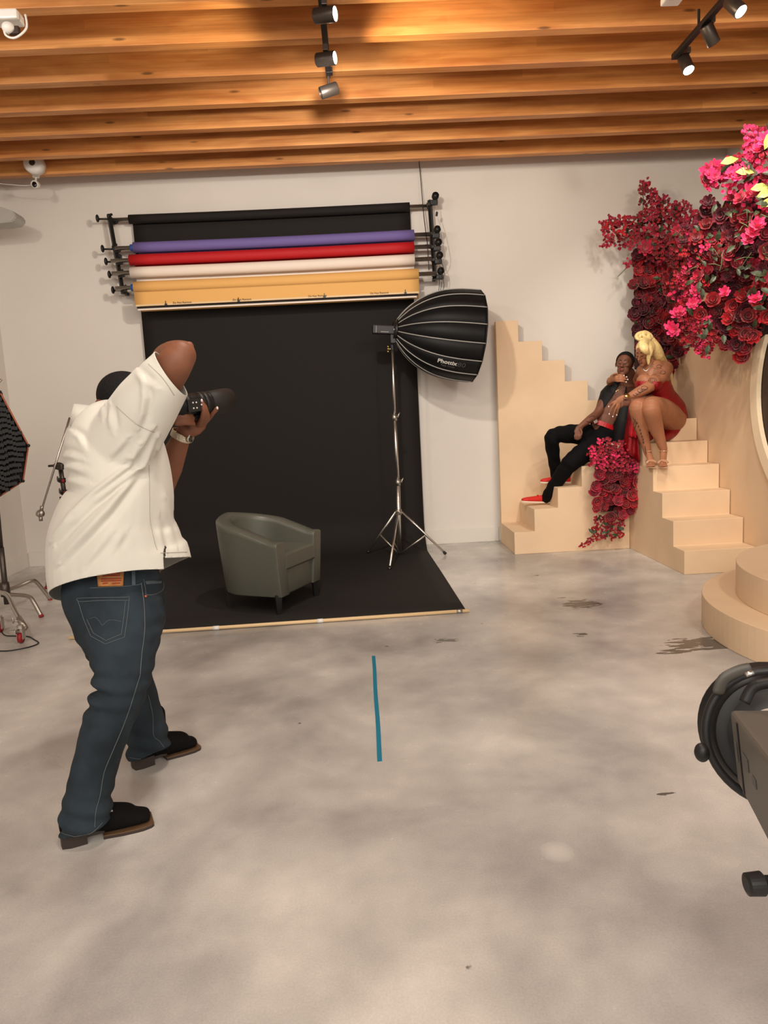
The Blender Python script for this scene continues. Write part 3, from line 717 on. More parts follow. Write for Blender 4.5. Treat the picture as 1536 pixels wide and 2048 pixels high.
# stepped panel behind
xp = [1.386, 1.610, 1.847, 2.073, 2.304, 2.53]; zp = [2.245, 2.036, 1.836, 1.621, 1.42]
prof = [(xp[0], 0)]
for k in range(5): prof += [(xp[k], zp[k]), (xp[k+1], zp[k])]
prof += [(xp[5], 1.215), (3.068, 1.215), (3.068, 0)]
bm = BM(); prism(bm, prof, 7.27, 7.345, 'y'); o = obj('stepped_panel', bm, 'beige'); bv = o.modifiers.new('b', 'BEVEL'); bv.width = .003; bv.segments = 2
setp(o, 'tall beige panel with a stair-shaped top edge behind the seated man', 'panel')
# side panel with the round gate: plane x = 3.08, circular opening
GY, GZ, GR = 4.63, 1.41, .91
GR = .875
e = empty('round_gate', (3.12, GY, 0), 'beige wall panel with a big round opening at the right edge of the picture', 'panel')
bm = BM(); y0, y1, z0, z1 = 2.9, 7.40, 0, 2.95; N = 96
def ringat(x):
    ci = []; ou = []
    for k in range(N):
        an = 2*PI*k/N; c, s = math.cos(an), math.sin(an); ci.append(bm.verts.new((x, GY+GR*c, GZ+GR*s)))
        t = min(((y1-GY)/c if c > 1e-6 else 1e9), ((y0-GY)/c if c < -1e-6 else 1e9), ((z1-GZ)/s if s > 1e-6 else 1e9), ((z0-GZ)/s if s < -1e-6 else 1e9))
        ou.append(bm.verts.new((x, GY+c*t, GZ+s*t)))
    return ci, ou
A, Bq = ringat(3.075); C, D = ringat(3.135)
for k in range(N):
    j = (k+1) % N
    bm.faces.new((A[k], A[j], Bq[j], Bq[k])); bm.faces.new((C[k], D[k], D[j], C[j])); bm.faces.new((A[k], C[k], C[j], A[j])); bm.faces.new((Bq[k], Bq[j], D[j], D[k]))
obj('panel_board', bm, 'beige_side', e)
bm = BM(); ri, ro = .85, .945; xx0, xx1 = 3.045, 3.08
qs = []
for k in range(N):
    an = 2*PI*k/N; c, s = math.cos(an), math.sin(an)
    qs.append([bm.verts.new((x, GY+r*c, GZ+r*s)) for x, r in ((xx1, ri), (xx0, ri), (xx0, ro), (xx1, ro))])
for k in range(N):
    for i in range(4): bm.faces.new((qs[k][i], qs[k][(i+1) % 4], qs[(k+1) % N][(i+1) % 4], qs[(k+1) % N][i]))
o = obj('gate_rim', bm, 'rim_cream', e)
bm = BM(); vs = [bm.verts.new((3.088, GY+GR*.999*math.cos(2*PI*k/N), GZ+GR*1.02*math.sin(2*PI*k/N))) for k in range(N)]; bm.faces.new(vs)
o = obj('dark_backing', bm, 'brown_dark', e); thicken(o, .006, 0)
# podium: two half-round tiers against the panel
for r, z0, z1, lab in ((1.12, 0, .19, 'lower tier of the beige half-round podium on the floor'), (.93, .19, .385, 'upper, smaller tier of the beige half-round podium')):
    bm = BM(); pr = [(3.03, 3.80+r), (3.03, 3.80-r)]; n = 64
    pr = [(3.03-(r-.04)*math.sin(PI*k/n), 3.80+r*math.cos(PI*k/n)) for k in range(n+1)]
    prism(bm, pr, z0, z1, 'z'); o = obj('podium_tier', bm, 'beige'); bv = o.modifiers.new('b', 'BEVEL'); bv.width = .004; bv.segments = 2; bv.limit_method = 'ANGLE'; bv.angle_limit = .6
    setp(o, lab, 'podium')

# ================================================================== flowers
random.seed(7)
def petal(bm, c, out, up, w, l, cup, ruf=.1):
    """one curved petal: rows along the length"""
    side = out.cross(up).normalized(); rows = []
    for i in range(4):
        t = i/3; ww = w*(.45, .95, 1.0, .55)[i]; p = c+out*(l*t)+up*(cup*l*t*t)
        rows.append([bm.verts.new(p-side*ww*.5+up*cup*.25*w*(t)), bm.verts.new(p+up*(-.04*w)*t), bm.verts.new(p+side*ww*.5+up*cup*.25*w*(t+random.uniform(0, ruf)))])
    for A, B in zip(rows, rows[1:]):
        for k in range(2): bm.faces.new((A[k], A[k+1], B[k+1], B[k]))
def flower_mesh(kind, m):
    bm = BM(); X = V((1, 0, 0)); Z = V((0, 0, 1))
    def ringp(n, r0, l, w, tilt, cup, ph):
        for k in range(n):
            an = ph+2*PI*k/n+random.uniform(-.15, .15); o = V((math.cos(an), math.sin(an), 0))
            d = (o*math.cos(tilt)+Z*math.sin(tilt)).normalized(); u = (Z*math.cos(tilt)-o*math.sin(tilt)).normalized()
            petal(bm, o*r0, d, u, w*random.uniform(.85, 1.1), l*random.uniform(.85, 1.1), cup)
    if kind == 'rose':
        ringp(6, .1, .95, .95, .15, .55, 0); ringp(6, .08, .85, .85, .55, .5, .5); ringp(5, .06, .7, .7, .95, .3, .2); ringp(4, .03, .55, .5, 1.25, -.1, .7)
    elif kind == 'peony':
        ringp(7, .1, .9, .55, .1, .4, 0); ringp(7, .08, .8, .5, .5, .35, .4); ringp(7, .05, .7, .45, .85, .2, .1); ringp(6, .03, .6, .35, 1.2, 0, .3)
    elif kind == 'bract':
        for q in range(9):
            c = V((random.uniform(-.8, .8), random.uniform(-.8, .8), random.uniform(-.3, .6))); ph = random.random()*6
            for k in range(3):
                an = ph+2*PI*k/3; o = V((math.cos(an), math.sin(an), 0)); tilt = .75; d = o*math.cos(tilt)+Z*math.sin(tilt); u = Z*math.cos(tilt)-o*math.sin(tilt)
                petal(bm, c, d, u, .46, .55, .3)
    me = bpy.data.meshes.new(kind); bm.to_mesh(me); bm.free(); me.materials.append(MATS[m])
    return me
FM = {}
def fmesh(kind, m):
    l = FM.setdefault((kind, m), [])
    if len(l) < 2: l.append(flower_mesh(kind, m)); return l[-1]
    return random.choice(l)
NAMES = {'rose': 'rose', 'peony': 'peony', 'bract': 'bougainvillea_bloom'}
def inpoly(x, y, poly):
    c = False; n = len(poly); j = n-1
    for i in range(n):
        if (poly[i][1] > y) != (poly[j][1] > y) and x < (poly[j][0]-poly[i][0])*(y-poly[i][1])/(poly[j][1]-poly[i][1])+poly[i][0]: c = not c
        j = i
    return c
def sample(poly, n, mind):
    xs_ = [p[0] for p in poly]; ys_ = [p[1] for p in poly]; out = []; tr = 0
    while len(out) < n and tr < n*120:
        tr += 1; x, y = random.uniform(min(xs_), max(xs_)), random.uniform(min(ys_), max(ys_))
        if inpoly(x, y, poly) and all((x-a)**2+(y-b)**2 > mind*mind for a, b in out): out.append((x, y))
    return out
class Arr:
    """one floral arrangement: about 100 blooms that show largest become parts, the rest one part of kind stuff"""
    def __init__(s, name, loc, label, cat): s.e = empty(name, loc, label, cat); s.list = []; s.leaves = BM(); s.stems = BM()
    def bloom(s, kind, m, c, r, face): s.list.append((r, kind, m, V(c), V(face)))
    def leaf(s, c, d, n, l, bm=None):
        bm = bm or s.leaves; d = V(d).normalized(); side = d.cross(V(n)).normalized(); u = side.cross(d)
        rows = []
        for t, w in ((0, .02), (.3, .42), (.6, .4), (1, .02)):
            p = V(c)+d*l*t+u*(.12*l*math.sin(t*PI)); rows.append([bm.verts.new(p-side*w*l*.5+u*.05*l), bm.verts.new(p), bm.verts.new(p+side*w*l*.5+u*.05*l)])
        for A, B in zip(rows, rows[1:]):
            for k in range(2): bm.faces.new((A[k], A[k+1], B[k+1], B[k]))
    def finish(s, leafmat='leaf_green', cap=98):
        s.list.sort(key=lambda q: -q[0])
        rest = {}
        for i, (r, kind, m, c, f) in enumerate(s.list):
            M = Matrix.Translation(c) @ f.to_track_quat('Z', 'Y').to_matrix().to_4x4() @ Matrix.Rotation(random.random()*6.28, 4, 'Z') @ Matrix.Scale(r, 4)
            if i < cap:
                o = bpy.data.objects.new(NAMES[kind], fmesh(kind, m)); COL.objects.link(o); o.parent = s.e; o.matrix_parent_inverse = s.e.matrix_basis.inverted(); o.matrix_basis = M
            else: rest.setdefault(m, []).append((kind, M))
        for m, l in rest.items():
            bm = BM()
            for kind, M in l:
                me = fmesh(kind, m); k0 = len(bm.verts); bm.from_mesh(me); bm.verts.ensure_lookup_table()
                for v in bm.verts[k0:]: v.co = M @ v.co
            nm = {'rose': 'rose_mass', 'peony': 'peony_mass', 'bract': 'bougainvillea_mass'}[l[0][0]]
            o = obj(nm, bm, m, s.e); o['kind'] = 'stuff'
        o = obj('foliage', s.leaves, leafmat, s.e); o['kind'] = 'stuff'
        if len(s.stems.verts): obj('stems', s.stems, 'stem_green', s.e, True)["kind"] = 'stuff'
        else: s.stems.free()
def PC(x, y, Y, lim=3.01):
    """like P but kept in front of the side panel"""
    q = P(x, y, Y)
    return q if q.x < lim else P(x, y, Y*lim/q.x)
def face_dir(base, j=.5): return (V(base)+V((random.uniform(-j, j), random.uniform(-j, j), random.uniform(-j, j)))).normalized()

# --- column on the back wall behind the woman, with a spray on top
A = Arr('rose_column', (2.95, 7.3, 1.2), 'column of dark red roses with a crimson spray on top, on the wall behind the woman', 'flower arrangement')
poly = [(1268, 540), (1275, 505), (1352, 505), (1360, 620), (1356, 700), (1340, 745), (1310, 735), (1270, 690), (1264, 600)]
for x, y in sample(poly, 84, 12.5): A.bloom('rose', random.choice(('rose_dark', 'rose_dark', 'rose_red', 'rose_burgundy')), PC(x, y, 7.12+random.uniform(-.05, .05)), random.uniform(.052, .078), face_dir((-.15, -1, .15), .35))
spray = [(1208, 470), (1212, 445), (1250, 440), (1290, 430), (1282, 400), (1283, 370), (1292, 366), (1308, 390), (1330, 400), (1360, 412), (1395, 425), (1420, 470), (1400, 520), (1350, 530), (1290, 520), (1262, 500), (1225, 490)]
for x, y in sample(spray, 170, 7.5): A.bloom('bract', random.choice(('bloom_crimson', 'bloom_crimson', 'rose_red', 'rose_dark')), PC(x, y, 7.02+random.uniform(-.15, .12)), random.uniform(.038, .056), face_dir((-.3, -1, .4), .6))
for x, y in ((1283, 368), (1290, 374), (1286, 385), (1210, 452), (1224, 437), (1212, 485), (1210, 490), (1256, 527), (1332, 398), (1250, 532)): A.bloom('bract', 'bloom_crimson', PC(x, y, 7.0), .04, face_dir((-.3, -1, .4), .5))
for x, y in ((1362, 455), (1376, 468), (1348, 425), (1290, 497)): A.bloom('peony', 'bloom_crimson', PC(x, y, 6.85), .075, face_dir((-.1, -1, .2), .3))
for x, y in sample(spray, 34, 8)+sample(poly, 14, 8): A.leaf(PC(x, y, 6.99+random.uniform(-.1, .1)), face_dir((0, -.3, 0), 1), (0, -1, .3), random.uniform(.05, .085))
for a, b in (((1285, 430), (1283, 372)), ((1330, 420), (1334, 400)), ((1255, 455), (1212, 440)), ((1262, 520), (1236, 553)), ((1340, 430), (1350, 405))):
    q = [P(a[0], a[1], 7.1), P((a[0]+b[0])/2+3, (a[1]+b[1])/2, 7.02), P(b[0], b[1], 6.98)]; tube(A.stems, spline(q, 4), .004, seg=5)
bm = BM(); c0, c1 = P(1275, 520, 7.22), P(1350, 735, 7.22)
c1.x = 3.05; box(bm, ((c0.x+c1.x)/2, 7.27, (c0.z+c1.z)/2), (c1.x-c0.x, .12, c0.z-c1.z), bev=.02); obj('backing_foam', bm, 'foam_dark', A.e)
A.finish()

# --- big arrangement over the round gate
A = Arr('gate_flowers', (3.0, 5.8, 1.9), 'huge spill of pink, red and burgundy flowers over the round gate at the right', 'flower arrangement')
low = [(1362, 590), (1368, 545), (1400, 540), (1450, 545), (1536, 540), (1560, 600), (1536, 640), (1520, 650), (1500, 690), (1502, 712), (1488, 718), (1470, 690), (1440, 690), (1420, 640), (1400, 650), (1372, 660)]
mid = [(1352, 460), (1400, 440), (1420, 395), (1440, 400), (1470, 420), (1560, 420), (1560, 560), (1400, 560), (1365, 520)]
pinkp = [(1405, 345), (1425, 335), (1445, 330), (1470, 325), (1492, 290), (1496, 262), (1540, 262), (1570, 300), (1570, 420), (1536, 420), (1500, 400), (1470, 400), (1440, 372), (1410, 365)]
def dep(x): return 6.15-(x-1350)*.0042
for x, y in sample(low, 75, 14): A.bloom('rose', random.choice(('rose_red', 'rose_dark', 'rose_red', 'rose_burgundy')), P(x, y, dep(x)-.1+random.uniform(-.1, .1)), random.uniform(.05, .068), face_dir((-.7, -.8, -.1), .4))
for x, y in sample(mid, 80, 13): A.bloom(random.choice(('rose', 'peony')), random.choice(('rose_burgundy', 'rose_burgundy', 'rose_dark', 'bloom_crimson')), P(x, y, dep(x)-.2+random.uniform(-.12, .12)), random.uniform(.046, .066), face_dir((-.6, -.9, .2), .4))
for x, y in sample(pinkp, 44, 14): A.bloom(random.choice(('peony', 'bract')), random.choice(('bloom_pink', 'bloom_pink', 'bloom_crimson')), P(x, y, dep(x)-.3+random.uniform(-.12, .12)), random.uniform(.045, .066), face_dir((-.5, -.9, .3), .5))
sidep = [(1350, 460), (1400, 455), (1420, 520), (1400, 600), (1392, 690), (1372, 700), (1352, 640), (1340, 560), (1362, 540)]
for x, y in sample(sidep, 60, 9): A.bloom('bract', random.choice(('bloom_crimson', 'bloom_crimson', 'rose_red', 'bloom_pink')), P(x, y, dep(x)-.2+random.uniform(-.1, .1)), random.uniform(.036, .05), face_dir((-.5, -.9, .2), .6))
dr = [(1378, 640), (1420, 640), (1432, 680), (1412, 712), (1392, 705), (1385, 670)]
for x, y in sample(dr, 34, 7): A.bloom('bract', random.choice(('bloom_crimson', 'bloom_pink', 'rose_red')), P(x, y, dep(x)-.22), random.uniform(.036, .046), face_dir((-.5, -.9, 0), .6))
for x, y in ((1421, 350), (1430, 355), (1504, 465), (1498, 478), (1514, 452), (1340, 655), (1350, 660), (1360, 625), (1388, 582), (1385, 608), (1356, 628), (1450, 585), (1512, 598), (1478, 350), (1466, 345), (1515, 300), (1530, 280)): A.bloom('peony', 'bloom_pink', P(x, y, dep(x)-.4), random.uniform(.045, .062), face_dir((-.4, -.9, .3), .3))
for x, y in ((1500, 268), (1505, 280), (1498, 300), (1422, 378), (1435, 365), (1485, 400), (1455, 385)): A.bloom('bract', 'bloom_pink', P(x, y, dep(x)-.35), .05, face_dir((-.4, -.9, .3), .5))
for p_, n in ((mid, 46), (pinkp, 24), (sidep, 14), (low, 20), (dr, 8)):
    for x, y in sample(p_, n, 7): A.leaf(P(x, y, dep(x)-.32+random.uniform(-.1, .1)), face_dir((0, -.3, 0), 1), (-.3, -1, .3), random.uniform(.06, .10))
for x, y in ((1440, 340), (1452, 322), (1515, 395), (1480, 420)):
    pass
lime = BM()
for x, y, dx, dz in ((1440, 328, 1, .2), (1512, 395, 1, .3), (1520, 415, .8, .4), (1528, 300, .3, 1), (1470, 345, 1, -.1), (1500, 380, 1, .1)): A.leaf(P(x, y, dep(x)-.45), (dx, -.1, dz), (0, -1, .2), .13, lime)
obj('lime_leaves', lime, 'leaf_lime', A.e)
for k in range(26):
    x, y = random.choice(sample(mid, 3, 1)); q = P(x, y, dep(x)-.35); d = face_dir((-.2, -.3, .3), 1)*random.uniform(.08, .16); tube(A.stems, [q, q+d*.5+V((0, 0, .01)), q+d], .003, seg=5)
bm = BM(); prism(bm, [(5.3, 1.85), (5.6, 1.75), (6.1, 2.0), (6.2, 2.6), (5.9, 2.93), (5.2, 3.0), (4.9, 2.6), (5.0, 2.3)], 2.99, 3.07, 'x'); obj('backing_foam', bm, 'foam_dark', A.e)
A.finish('leaf_olive')

# --- cascade over the stairs
A = Arr('stair_flowers', (2.3, 6.55, .3), 'cascade of red roses hanging over the front of the stairs below the couple', 'flower arrangement')
p1 = [(1186, 895), (1200, 882), (1230, 886), (1262, 895), (1290, 925), (1292, 955), (1280, 975), (1288, 990), (1280, 1015), (1262, 1030), (1215, 1035), (1195, 1030), (1182, 1000), (1184, 965), (1180, 925)]
for x, y in sample(p1, 56, 12): A.bloom('rose' if y > 940 else random.choice(('rose', 'bract')), random.choice(('rose_red', 'rose_dark', 'bloom_crimson')), P(x, y, 6.50+random.uniform(-.04, .06)), random.uniform(.045, .066), face_dir((-.2, -1, .2), .35))
p2 = [(1186, 890), (1200, 880), (1250, 886), (1290, 925), (1285, 945), (1200, 940), (1182, 920)]
for x, y in sample(p2, 46, 8): A.bloom('bract', random.choice(('bloom_crimson', 'bloom_pink', 'bloom_crimson')), P(x, y, 6.40+random.uniform(-.03, .06)), random.uniform(.03, .042), face_dir((-.2, -1, .4), .5))
p3 = [(1190, 1035), (1245, 1035), (1250, 1062), (1235, 1075), (1220, 1072), (1195, 1078), (1170, 1086), (1168, 1078), (1188, 1060)]
for x, y in sample(p3, 30, 7)+[(1213, 877), (1180, 908), (1172, 1086), (1164, 1090), (1208, 1072)]: A.bloom('bract', random.choice(('bloom_crimson', 'rose_red')), P(x, y, 6.54), random.uniform(.028, .038), face_dir((-.2, -1, .1), .5))
for x, y in sample(p3, 14, 8)+sample(p2, 10, 8)+[(1285, 915), (1290, 918), (1196, 1050)]: A.leaf(P(x, y, 6.5), face_dir((0, -.2, 0), 1), (0, -1, .2), random.uniform(.05, .075))
for a, b in (((1215, 1030), (1172, 1084)), ((1235, 1030), (1240, 1070)), ((1225, 1040), (1212, 1072))):
    tube(A.stems, spline([P(a[0], a[1], 6.56), P((a[0]+b[0])/2+4, (a[1]+b[1])/2, 6.57), P(b[0], b[1], 6.58)], 4), .004, seg=5)
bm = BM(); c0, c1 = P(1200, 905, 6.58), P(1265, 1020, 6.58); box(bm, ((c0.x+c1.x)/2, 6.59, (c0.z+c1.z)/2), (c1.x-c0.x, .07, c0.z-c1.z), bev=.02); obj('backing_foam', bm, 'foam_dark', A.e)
A.finish()
# ================================================================== people
def PW(px, Y): return px*Y/FPX*1.0           # picture pixels -> metres at depth Y
def sil(bm, rows, seg=28, n=4, hint=(0, 1, 0), rnd=True):
    """rows: (x_left, y_left, x_right, y_right, Y, half_depth) silhouette pairs -> lofted closed volume"""
    pts = []; ra = []; rb = []
    for (xl, yl, xr, yr, Y, hd) in rows:
        a, b = P(xl, yl, Y), P(xr, yr, Y); pts.append((a+b)/2); ra.append((a-b).length/2); rb.append(hd)
    s = spline(pts, n); m = len(s); A = lerp_s(ra, n); B = lerp_s(rb, n)
    tube(bm, s, A, B, seg=seg, hint=hint, round_=rnd)
def lerp_s(v, n):
    s = spline([V((q, 0, 0)) for q in v], n); return [q.x for q in s]
def head_pieces(bm, M, s, jaw=1.0, fem=False):
    """a head of height s in its own frame (x right, y forward, z up), origin at eye level in the middle of the skull"""
    R = M.to_3x3()
    def E(c, r): ell(bm, M @ V((c[0]*s, c[1]*s, c[2]*s)), (r[0]*s, r[1]*s, r[2]*s), R, 20, 14)
    def T(pts, ra, rb=None, seg=12): 
        s_ = spline([M @ (V(p)*s) for p in pts], 4); m = len(s_)
        tube(bm, s_, [q*s for q in lerp_list(ra, m)], [q*s for q in lerp_list(rb or ra, m)], seg=seg, round_=True, hint=R @ V((0, 1, 0)))
    E((0, -.08, .12), (.325, .40, .36))                  # skull
    E((0, .10, .02), (.285, .27, .30))                   # face
    E((0, .12, -.24), (.225*jaw, .235, .235))                # jaw
    E((0, .255, -.405), (.10*jaw, .085, .075))               # chin
    for q in (-1, 1):
        E((.15*q, .26, -.07), (.09, .085, .07))          # cheek
        E((.105*q, .295, .095), (.11, .06, .035))        # brow
        E((.105*q, .325, .0), (.052, .035, .032))       # eyelid
        T([(.325*q, -.02, .05), (.35*q, -.06, .06), (.35*q, -.05, -.02), (.325*q, -.01, -.10)], [.03, .035, .03, .02])  # ear
    T([(0, .345, .04), (0, .40, -.04), (0, .455, -.12)], [.03, .038, .055])   # nose
    for q in (-1, 1): E((.05*q, .40, -.135), (.038, .045, .03))
    E((0, .365, -.225), (.085, .045, .024)); E((0, .36, -.27), (.075, .045, .028))   # lips
def face_parts(par, M, s, lipm, browm, fem=False):
    R = M.to_3x3()
    bm = BM(); ell(bm, M @ (V((0, .372, -.226))*s), (.082*s, .045*s, .021*s), R); ell(bm, M @ (V((0, .368, -.268))*s), (.072*s, .045*s, .026*s), R); obj('lips', bm, lipm, par, True)
    for q in (-1, 1):
        bm = BM(); sp = spline([M @ (V(p)*s) for p in ((.05*q, .352, .10), (.11*q, .345, .125), (.175*q, .30, .10))], 4); tube(bm, sp, .012*s, .012*s, seg=8, round_=True); obj('eyebrow', bm, browm, par, True)
        bm = BM(); sp = spline([M @ (V(p)*s) for p in ((.055*q, .358, -.012), (.105*q, .366, -.024), (.155*q, .335, -.010))], 4); tube(bm, sp, .009*s, .009*s, seg=8, round_=True); obj('eyelashes', bm, browm, par, True)
def hframe(c, fwd, up):
    f = V(fwd).normalized(); u = V(up); u = (u-f*u.dot(f)).normalized(); r = f.cross(u).normalized()
    return Matrix.Translation(V(c)) @ Matrix((r, f, u)).transposed().to_4x4()
def finger(bm, pts, r0, r1): limb(bm, pts, [r0, (r0+r1)/2, r1], seg=10, n=4)

# ------------------------------------------------------------------ photographer
def photographer():
    root = empty('person', (-.93, 2.5, 0), 'photographer in white polo shirt and jeans, raising a long-lens camera, back to us', 'person')
    # ---- body: one continuous skin surface (arms, hands, neck, head, trunk under the clothes)
    bm = BM()
    hc = P(259, 813, 2.64); M = hframe(hc, (.62, .72, -.22), (.12, .2, 1)); head_pieces(bm, M, .23)
    limb(bm, [P(205, 880, 2.56), P(212, 845, 2.58), P(228, 815, 2.6)], [.08, .065, .062])                       # neck
    sil(bm, [(185, 870, 290, 865, 2.56, .09), (180, 940, 305, 935, 2.54, .12), (160, 1060, 325, 1040, 2.52, .14), (155, 1190, 312, 1180, 2.52, .13)])
    # right arm, nearest the camera: shoulder - raised elbow - back down to the camera grip
    sh = P(275, 830, 2.42); el = P(366, 708, 2.30)
    limb(bm, [sh, P(300, 795, 2.38), P(334, 750, 2.34), P(352, 725, 2.32), P(362, 711, 2.32)], [.075, .07, .060, .054, .048], seg=22)
    limb(bm, [P(366, 706, 2.35), P(348, 711, 2.40), P(331, 722, 2.46), P(324, 755, 2.54), P(318, 798, 2.60)], [.040, .048, .048, .040, .03], seg=18)
    limb(bm, [P(352, 722, 2.32), P(369, 703, 2.33), P(378, 692, 2.34)], [.045, .034, .016], seg=16)
    # right hand on the grip (behind the sleeve)
    w = P(318, 800, 2.60); limb(bm, [w, w+V((.02, .03, -.03)), w+V((.04, .06, -.05))], [.03, .04, .036], [.02, .02, .018])
    for k in range(4):
        a = w+V((.04, .05, -.02-.022*k)); finger(bm, [a, a+V((.035, .02, 0)), a+V((.05, .055, -.005)), a+V((.03, .075, -.005))], .0105, .0085)
    finger(bm, [w+V((.0, .03, -.03)), w+V((-.01, .06, -.05)), w+V((.0, .08, -.07))], .012, .009)
    # left arm, elbow hidden by the shirt, forearm rising to the lens
    limb(bm, [P(232, 880, 2.74), P(280, 930, 2.82), P(322, 985, 2.84)], [.07, .06, .05])
    limb(bm, [P(320, 985, 2.84), P(338, 935, 2.82), P(355, 893, 2.80), P(366, 868, 2.79)], [.046, .052, .040, .030], seg=20)
    ph = 2.78
    limb(bm, [P(364, 872, ph), P(375, 858, ph), P(388, 849, ph), P(401, 843, ph+.01)], [.028, .040, .044, .034], [.022, .024, .022, .018], seg=18)
    limb(bm, [P(372, 862, ph-.02), P(363, 852, ph-.03), P(359, 843, ph-.035), P(358, 835, ph-.04)], [.020, .015, .0125, .010], seg=12)  # thumb
    finger(bm, [P(398, 849, ph-.03), P(404, 837, ph-.062), P(407, 820, ph-.078), P(403.5, 803, ph-.078)], .0115, .0088)
    finger(bm, [P(406, 848, ph-.01), P(415, 836, ph-.045), P(413, 823, ph-.068), P(409, 811, ph-.070)], .0115, .0088)
    finger(bm, [P(408, 846, ph+.01), P(418, 836, ph-.00), P(426, 826, ph-.015), P(434, 817, ph-.02)], .0115, .009)
    finger(bm, [P(405, 842, ph+.05), P(416, 833, ph+.06), P(424, 823, ph+.065), P(425, 812, ph+.062)], .010, .0078)
    me = fuse(bm, .0052, 4); body = link('body', me, 'skin_brown', root, True)
    for p_, d_ in ((P(403.4, 801, ph-.086), 0), (P(434.5, 816, ph-.03), 1), (P(357.5, 834, ph-.05), 2)):
        b2 = BM(); ell(b2, p_, (.004, .003, .006)); obj('fingernail', b2, 'nail_white', body, True)
    # hair cap
    bm = BM(); R = M.to_3x3(); s = .23
    ell(bm, M @ (V((0, -.085, .135))*s), (.34*s, .42*s, .37*s), R, 40, 30)
    me = bpy.data.meshes.new('h'); bm.to_mesh(me); bm.free()
    cut(me, M @ (V((0, .22, .12))*s), R @ V((0, .8, -.62))); cut(me, M @ (V((0, -.2, -.16))*s), R @ V((0, -.15, -1)))
    h = link('hair', me, 'hair_black', root, True); thicken(h, .006, 1)

    # ---- polo shirt
    bm = BM()
    sil(bm, [(180, 852, 258, 842, 2.57, .055), (148, 864, 296, 850, 2.55, .15), (138, 905, 320, 880, 2.54, .19), (151, 960, 333, 920, 2.53, .20), (155, 1002, 343, 975, 2.52, .205), (124, 1045, 352, 1020, 2.52, .225),
             (103, 1095, 364, 1068, 2.52, .23), (100, 1140, 378, 1105, 2.52, .235), (106, 1185, 386, 1150, 2.52, .235), (112, 1225, 392, 1190, 2.52, .235)], n=5, seg=36)
    limb(bm, [P(190, 872, 2.56), P(204, 856, 2.57)], [.085, .065], seg=24)     # neck base
    limb(bm, [P(232, 905, 2.44), P(264, 855, 2.40), P(295, 806, 2.36), P(325, 765, 2.33), P(345, 738, 2.32), P(362, 715, 2.31)], [.122, .112, .102, .086, .075, .07], [.10, .10, .095, .085, .075, .07], seg=30)   # right sleeve
    limb(bm, [P(205, 890, 2.62), P(232, 870, 2.72), P(262, 895, 2.84), P(290, 930, 2.90)], [.13, .11, .09, .07], seg=24)   # left shoulder and sleeve
    me = fuse(bm, .0052, 14)
    # sleeve opening and hem
    so1, so2 = P(315, 709, 2.32), P(364, 781, 2.32); sd = (so2-so1).normalized(); sn = sd.cross(V((0, 1, 0))).normalized()
    if sn.x < 0: sn = -sn
    c0 = (so1+so2)/2
    def cut_sleeve(b):
        reg = [f for f in b.faces if (f.calc_center_median()-c0).length < .2 and f.calc_center_median().y < 2.5 and (f.calc_center_median()-c0).dot(sn) > -.05]
        gg = list({v for f in reg for v in f.verts})+list({e_ for f in reg for e_ in f.edges})+reg
        bmesh.ops.bisect_plane(b, geom=gg, plane_co=c0, plane_no=sn)
        fs = [f for f in b.faces if (f.calc_center_median()-c0).dot(sn) > 1e-5 and (f.calc_center_median()-c0).length < .16 and f.calc_center_median().y < 2.5]
        bmesh.ops.delete(b, geom=fs, context='FACES')
    edit(me, cut_sleeve)
    lf = P(312, 930, 2.88)
    h1, h2, h3 = P(165, 1163, 2.33), P(314, 1132, 2.31), P(124, 1193, 2.50)
    hn = (h2-h1).cross(h3-h1).normalized(); hn = hn if hn.z < 0 else -hn
    cut(me, h2, hn)
    sl0, sl1 = P(316, 1100, 2.33), P(319, 1115, 2.33)
    def front(b):
        rat = sl0.x/sl0.y
        A1, B1 = P(319, 1116, 2.33), P(376, 1114, 2.54); no = (B1-A1).cross(V((1, 0, 0))).normalized(); co = A1
        if no.z > 0: no = -no
        def inreg(c): return c.x > sl0.x and c.y < 2.56 and c.z < sl1.z+.05
        reg = [q for q in b.faces if inreg(q.calc_center_median())]
        gg = list({v for q in reg for v in q.verts})+list({e_ for q in reg for e_ in q.edges})+reg
        bmesh.ops.bisect_plane(b, geom=gg, plane_co=co, plane_no=no)
        reg = [q for q in b.faces if inreg(q.calc_center_median())]
        gg = list({v for q in reg for v in q.verts})+list({e_ for q in reg for e_ in q.edges})+reg
        bmesh.ops.bisect_plane(b, geom=gg, plane_co=sl0, plane_no=V((1, 0, 0)))
        fs = [q for q in b.faces if inreg(q.calc_center_median()) and (q.calc_center_median()-co).dot(no) > 1e-5]
        fs += [q for q in b.faces if abs(q.calc_center_median().x-sl0.x-.0035) < .0035 and q.calc_center_median().y < 2.5 and q.calc_center_median().z < sl0.z]
        bmesh.ops.delete(b, geom=list(set(fs)), context='FACES')
        pa, pb = P(316, 1147, 2.66), P(380, 1113, 2.66); no = V(((pb.z-pa.z), 0, -(pb.x-pa.x))).normalized()
        def far(c): return c.x/c.y > rat-.004 and c.y >= 2.50
        reg = [q for q in b.faces if far(q.calc_center_median())]
        gg = list({v for q in reg for v in q.verts})+list({e_ for q in reg for e_ in q.edges})+reg
        bmesh.ops.bisect_plane(b, geom=gg, plane_co=pa, plane_no=no)
        fs = [q for q in b.faces if far(q.calc_center_median()) and (q.calc_center_median()-pa).dot(no) > 1e-5]
        bmesh.ops.delete(b, geom=fs, context='FACES')
    edit(me, front)
    # folds: soft ridges fanning from the armpit down to the waist at the back
    def crease(pts, w, h):
        return ([P(80+x/3.657, 660+y/3.657, 2.3) for x, y in pts], w, h)
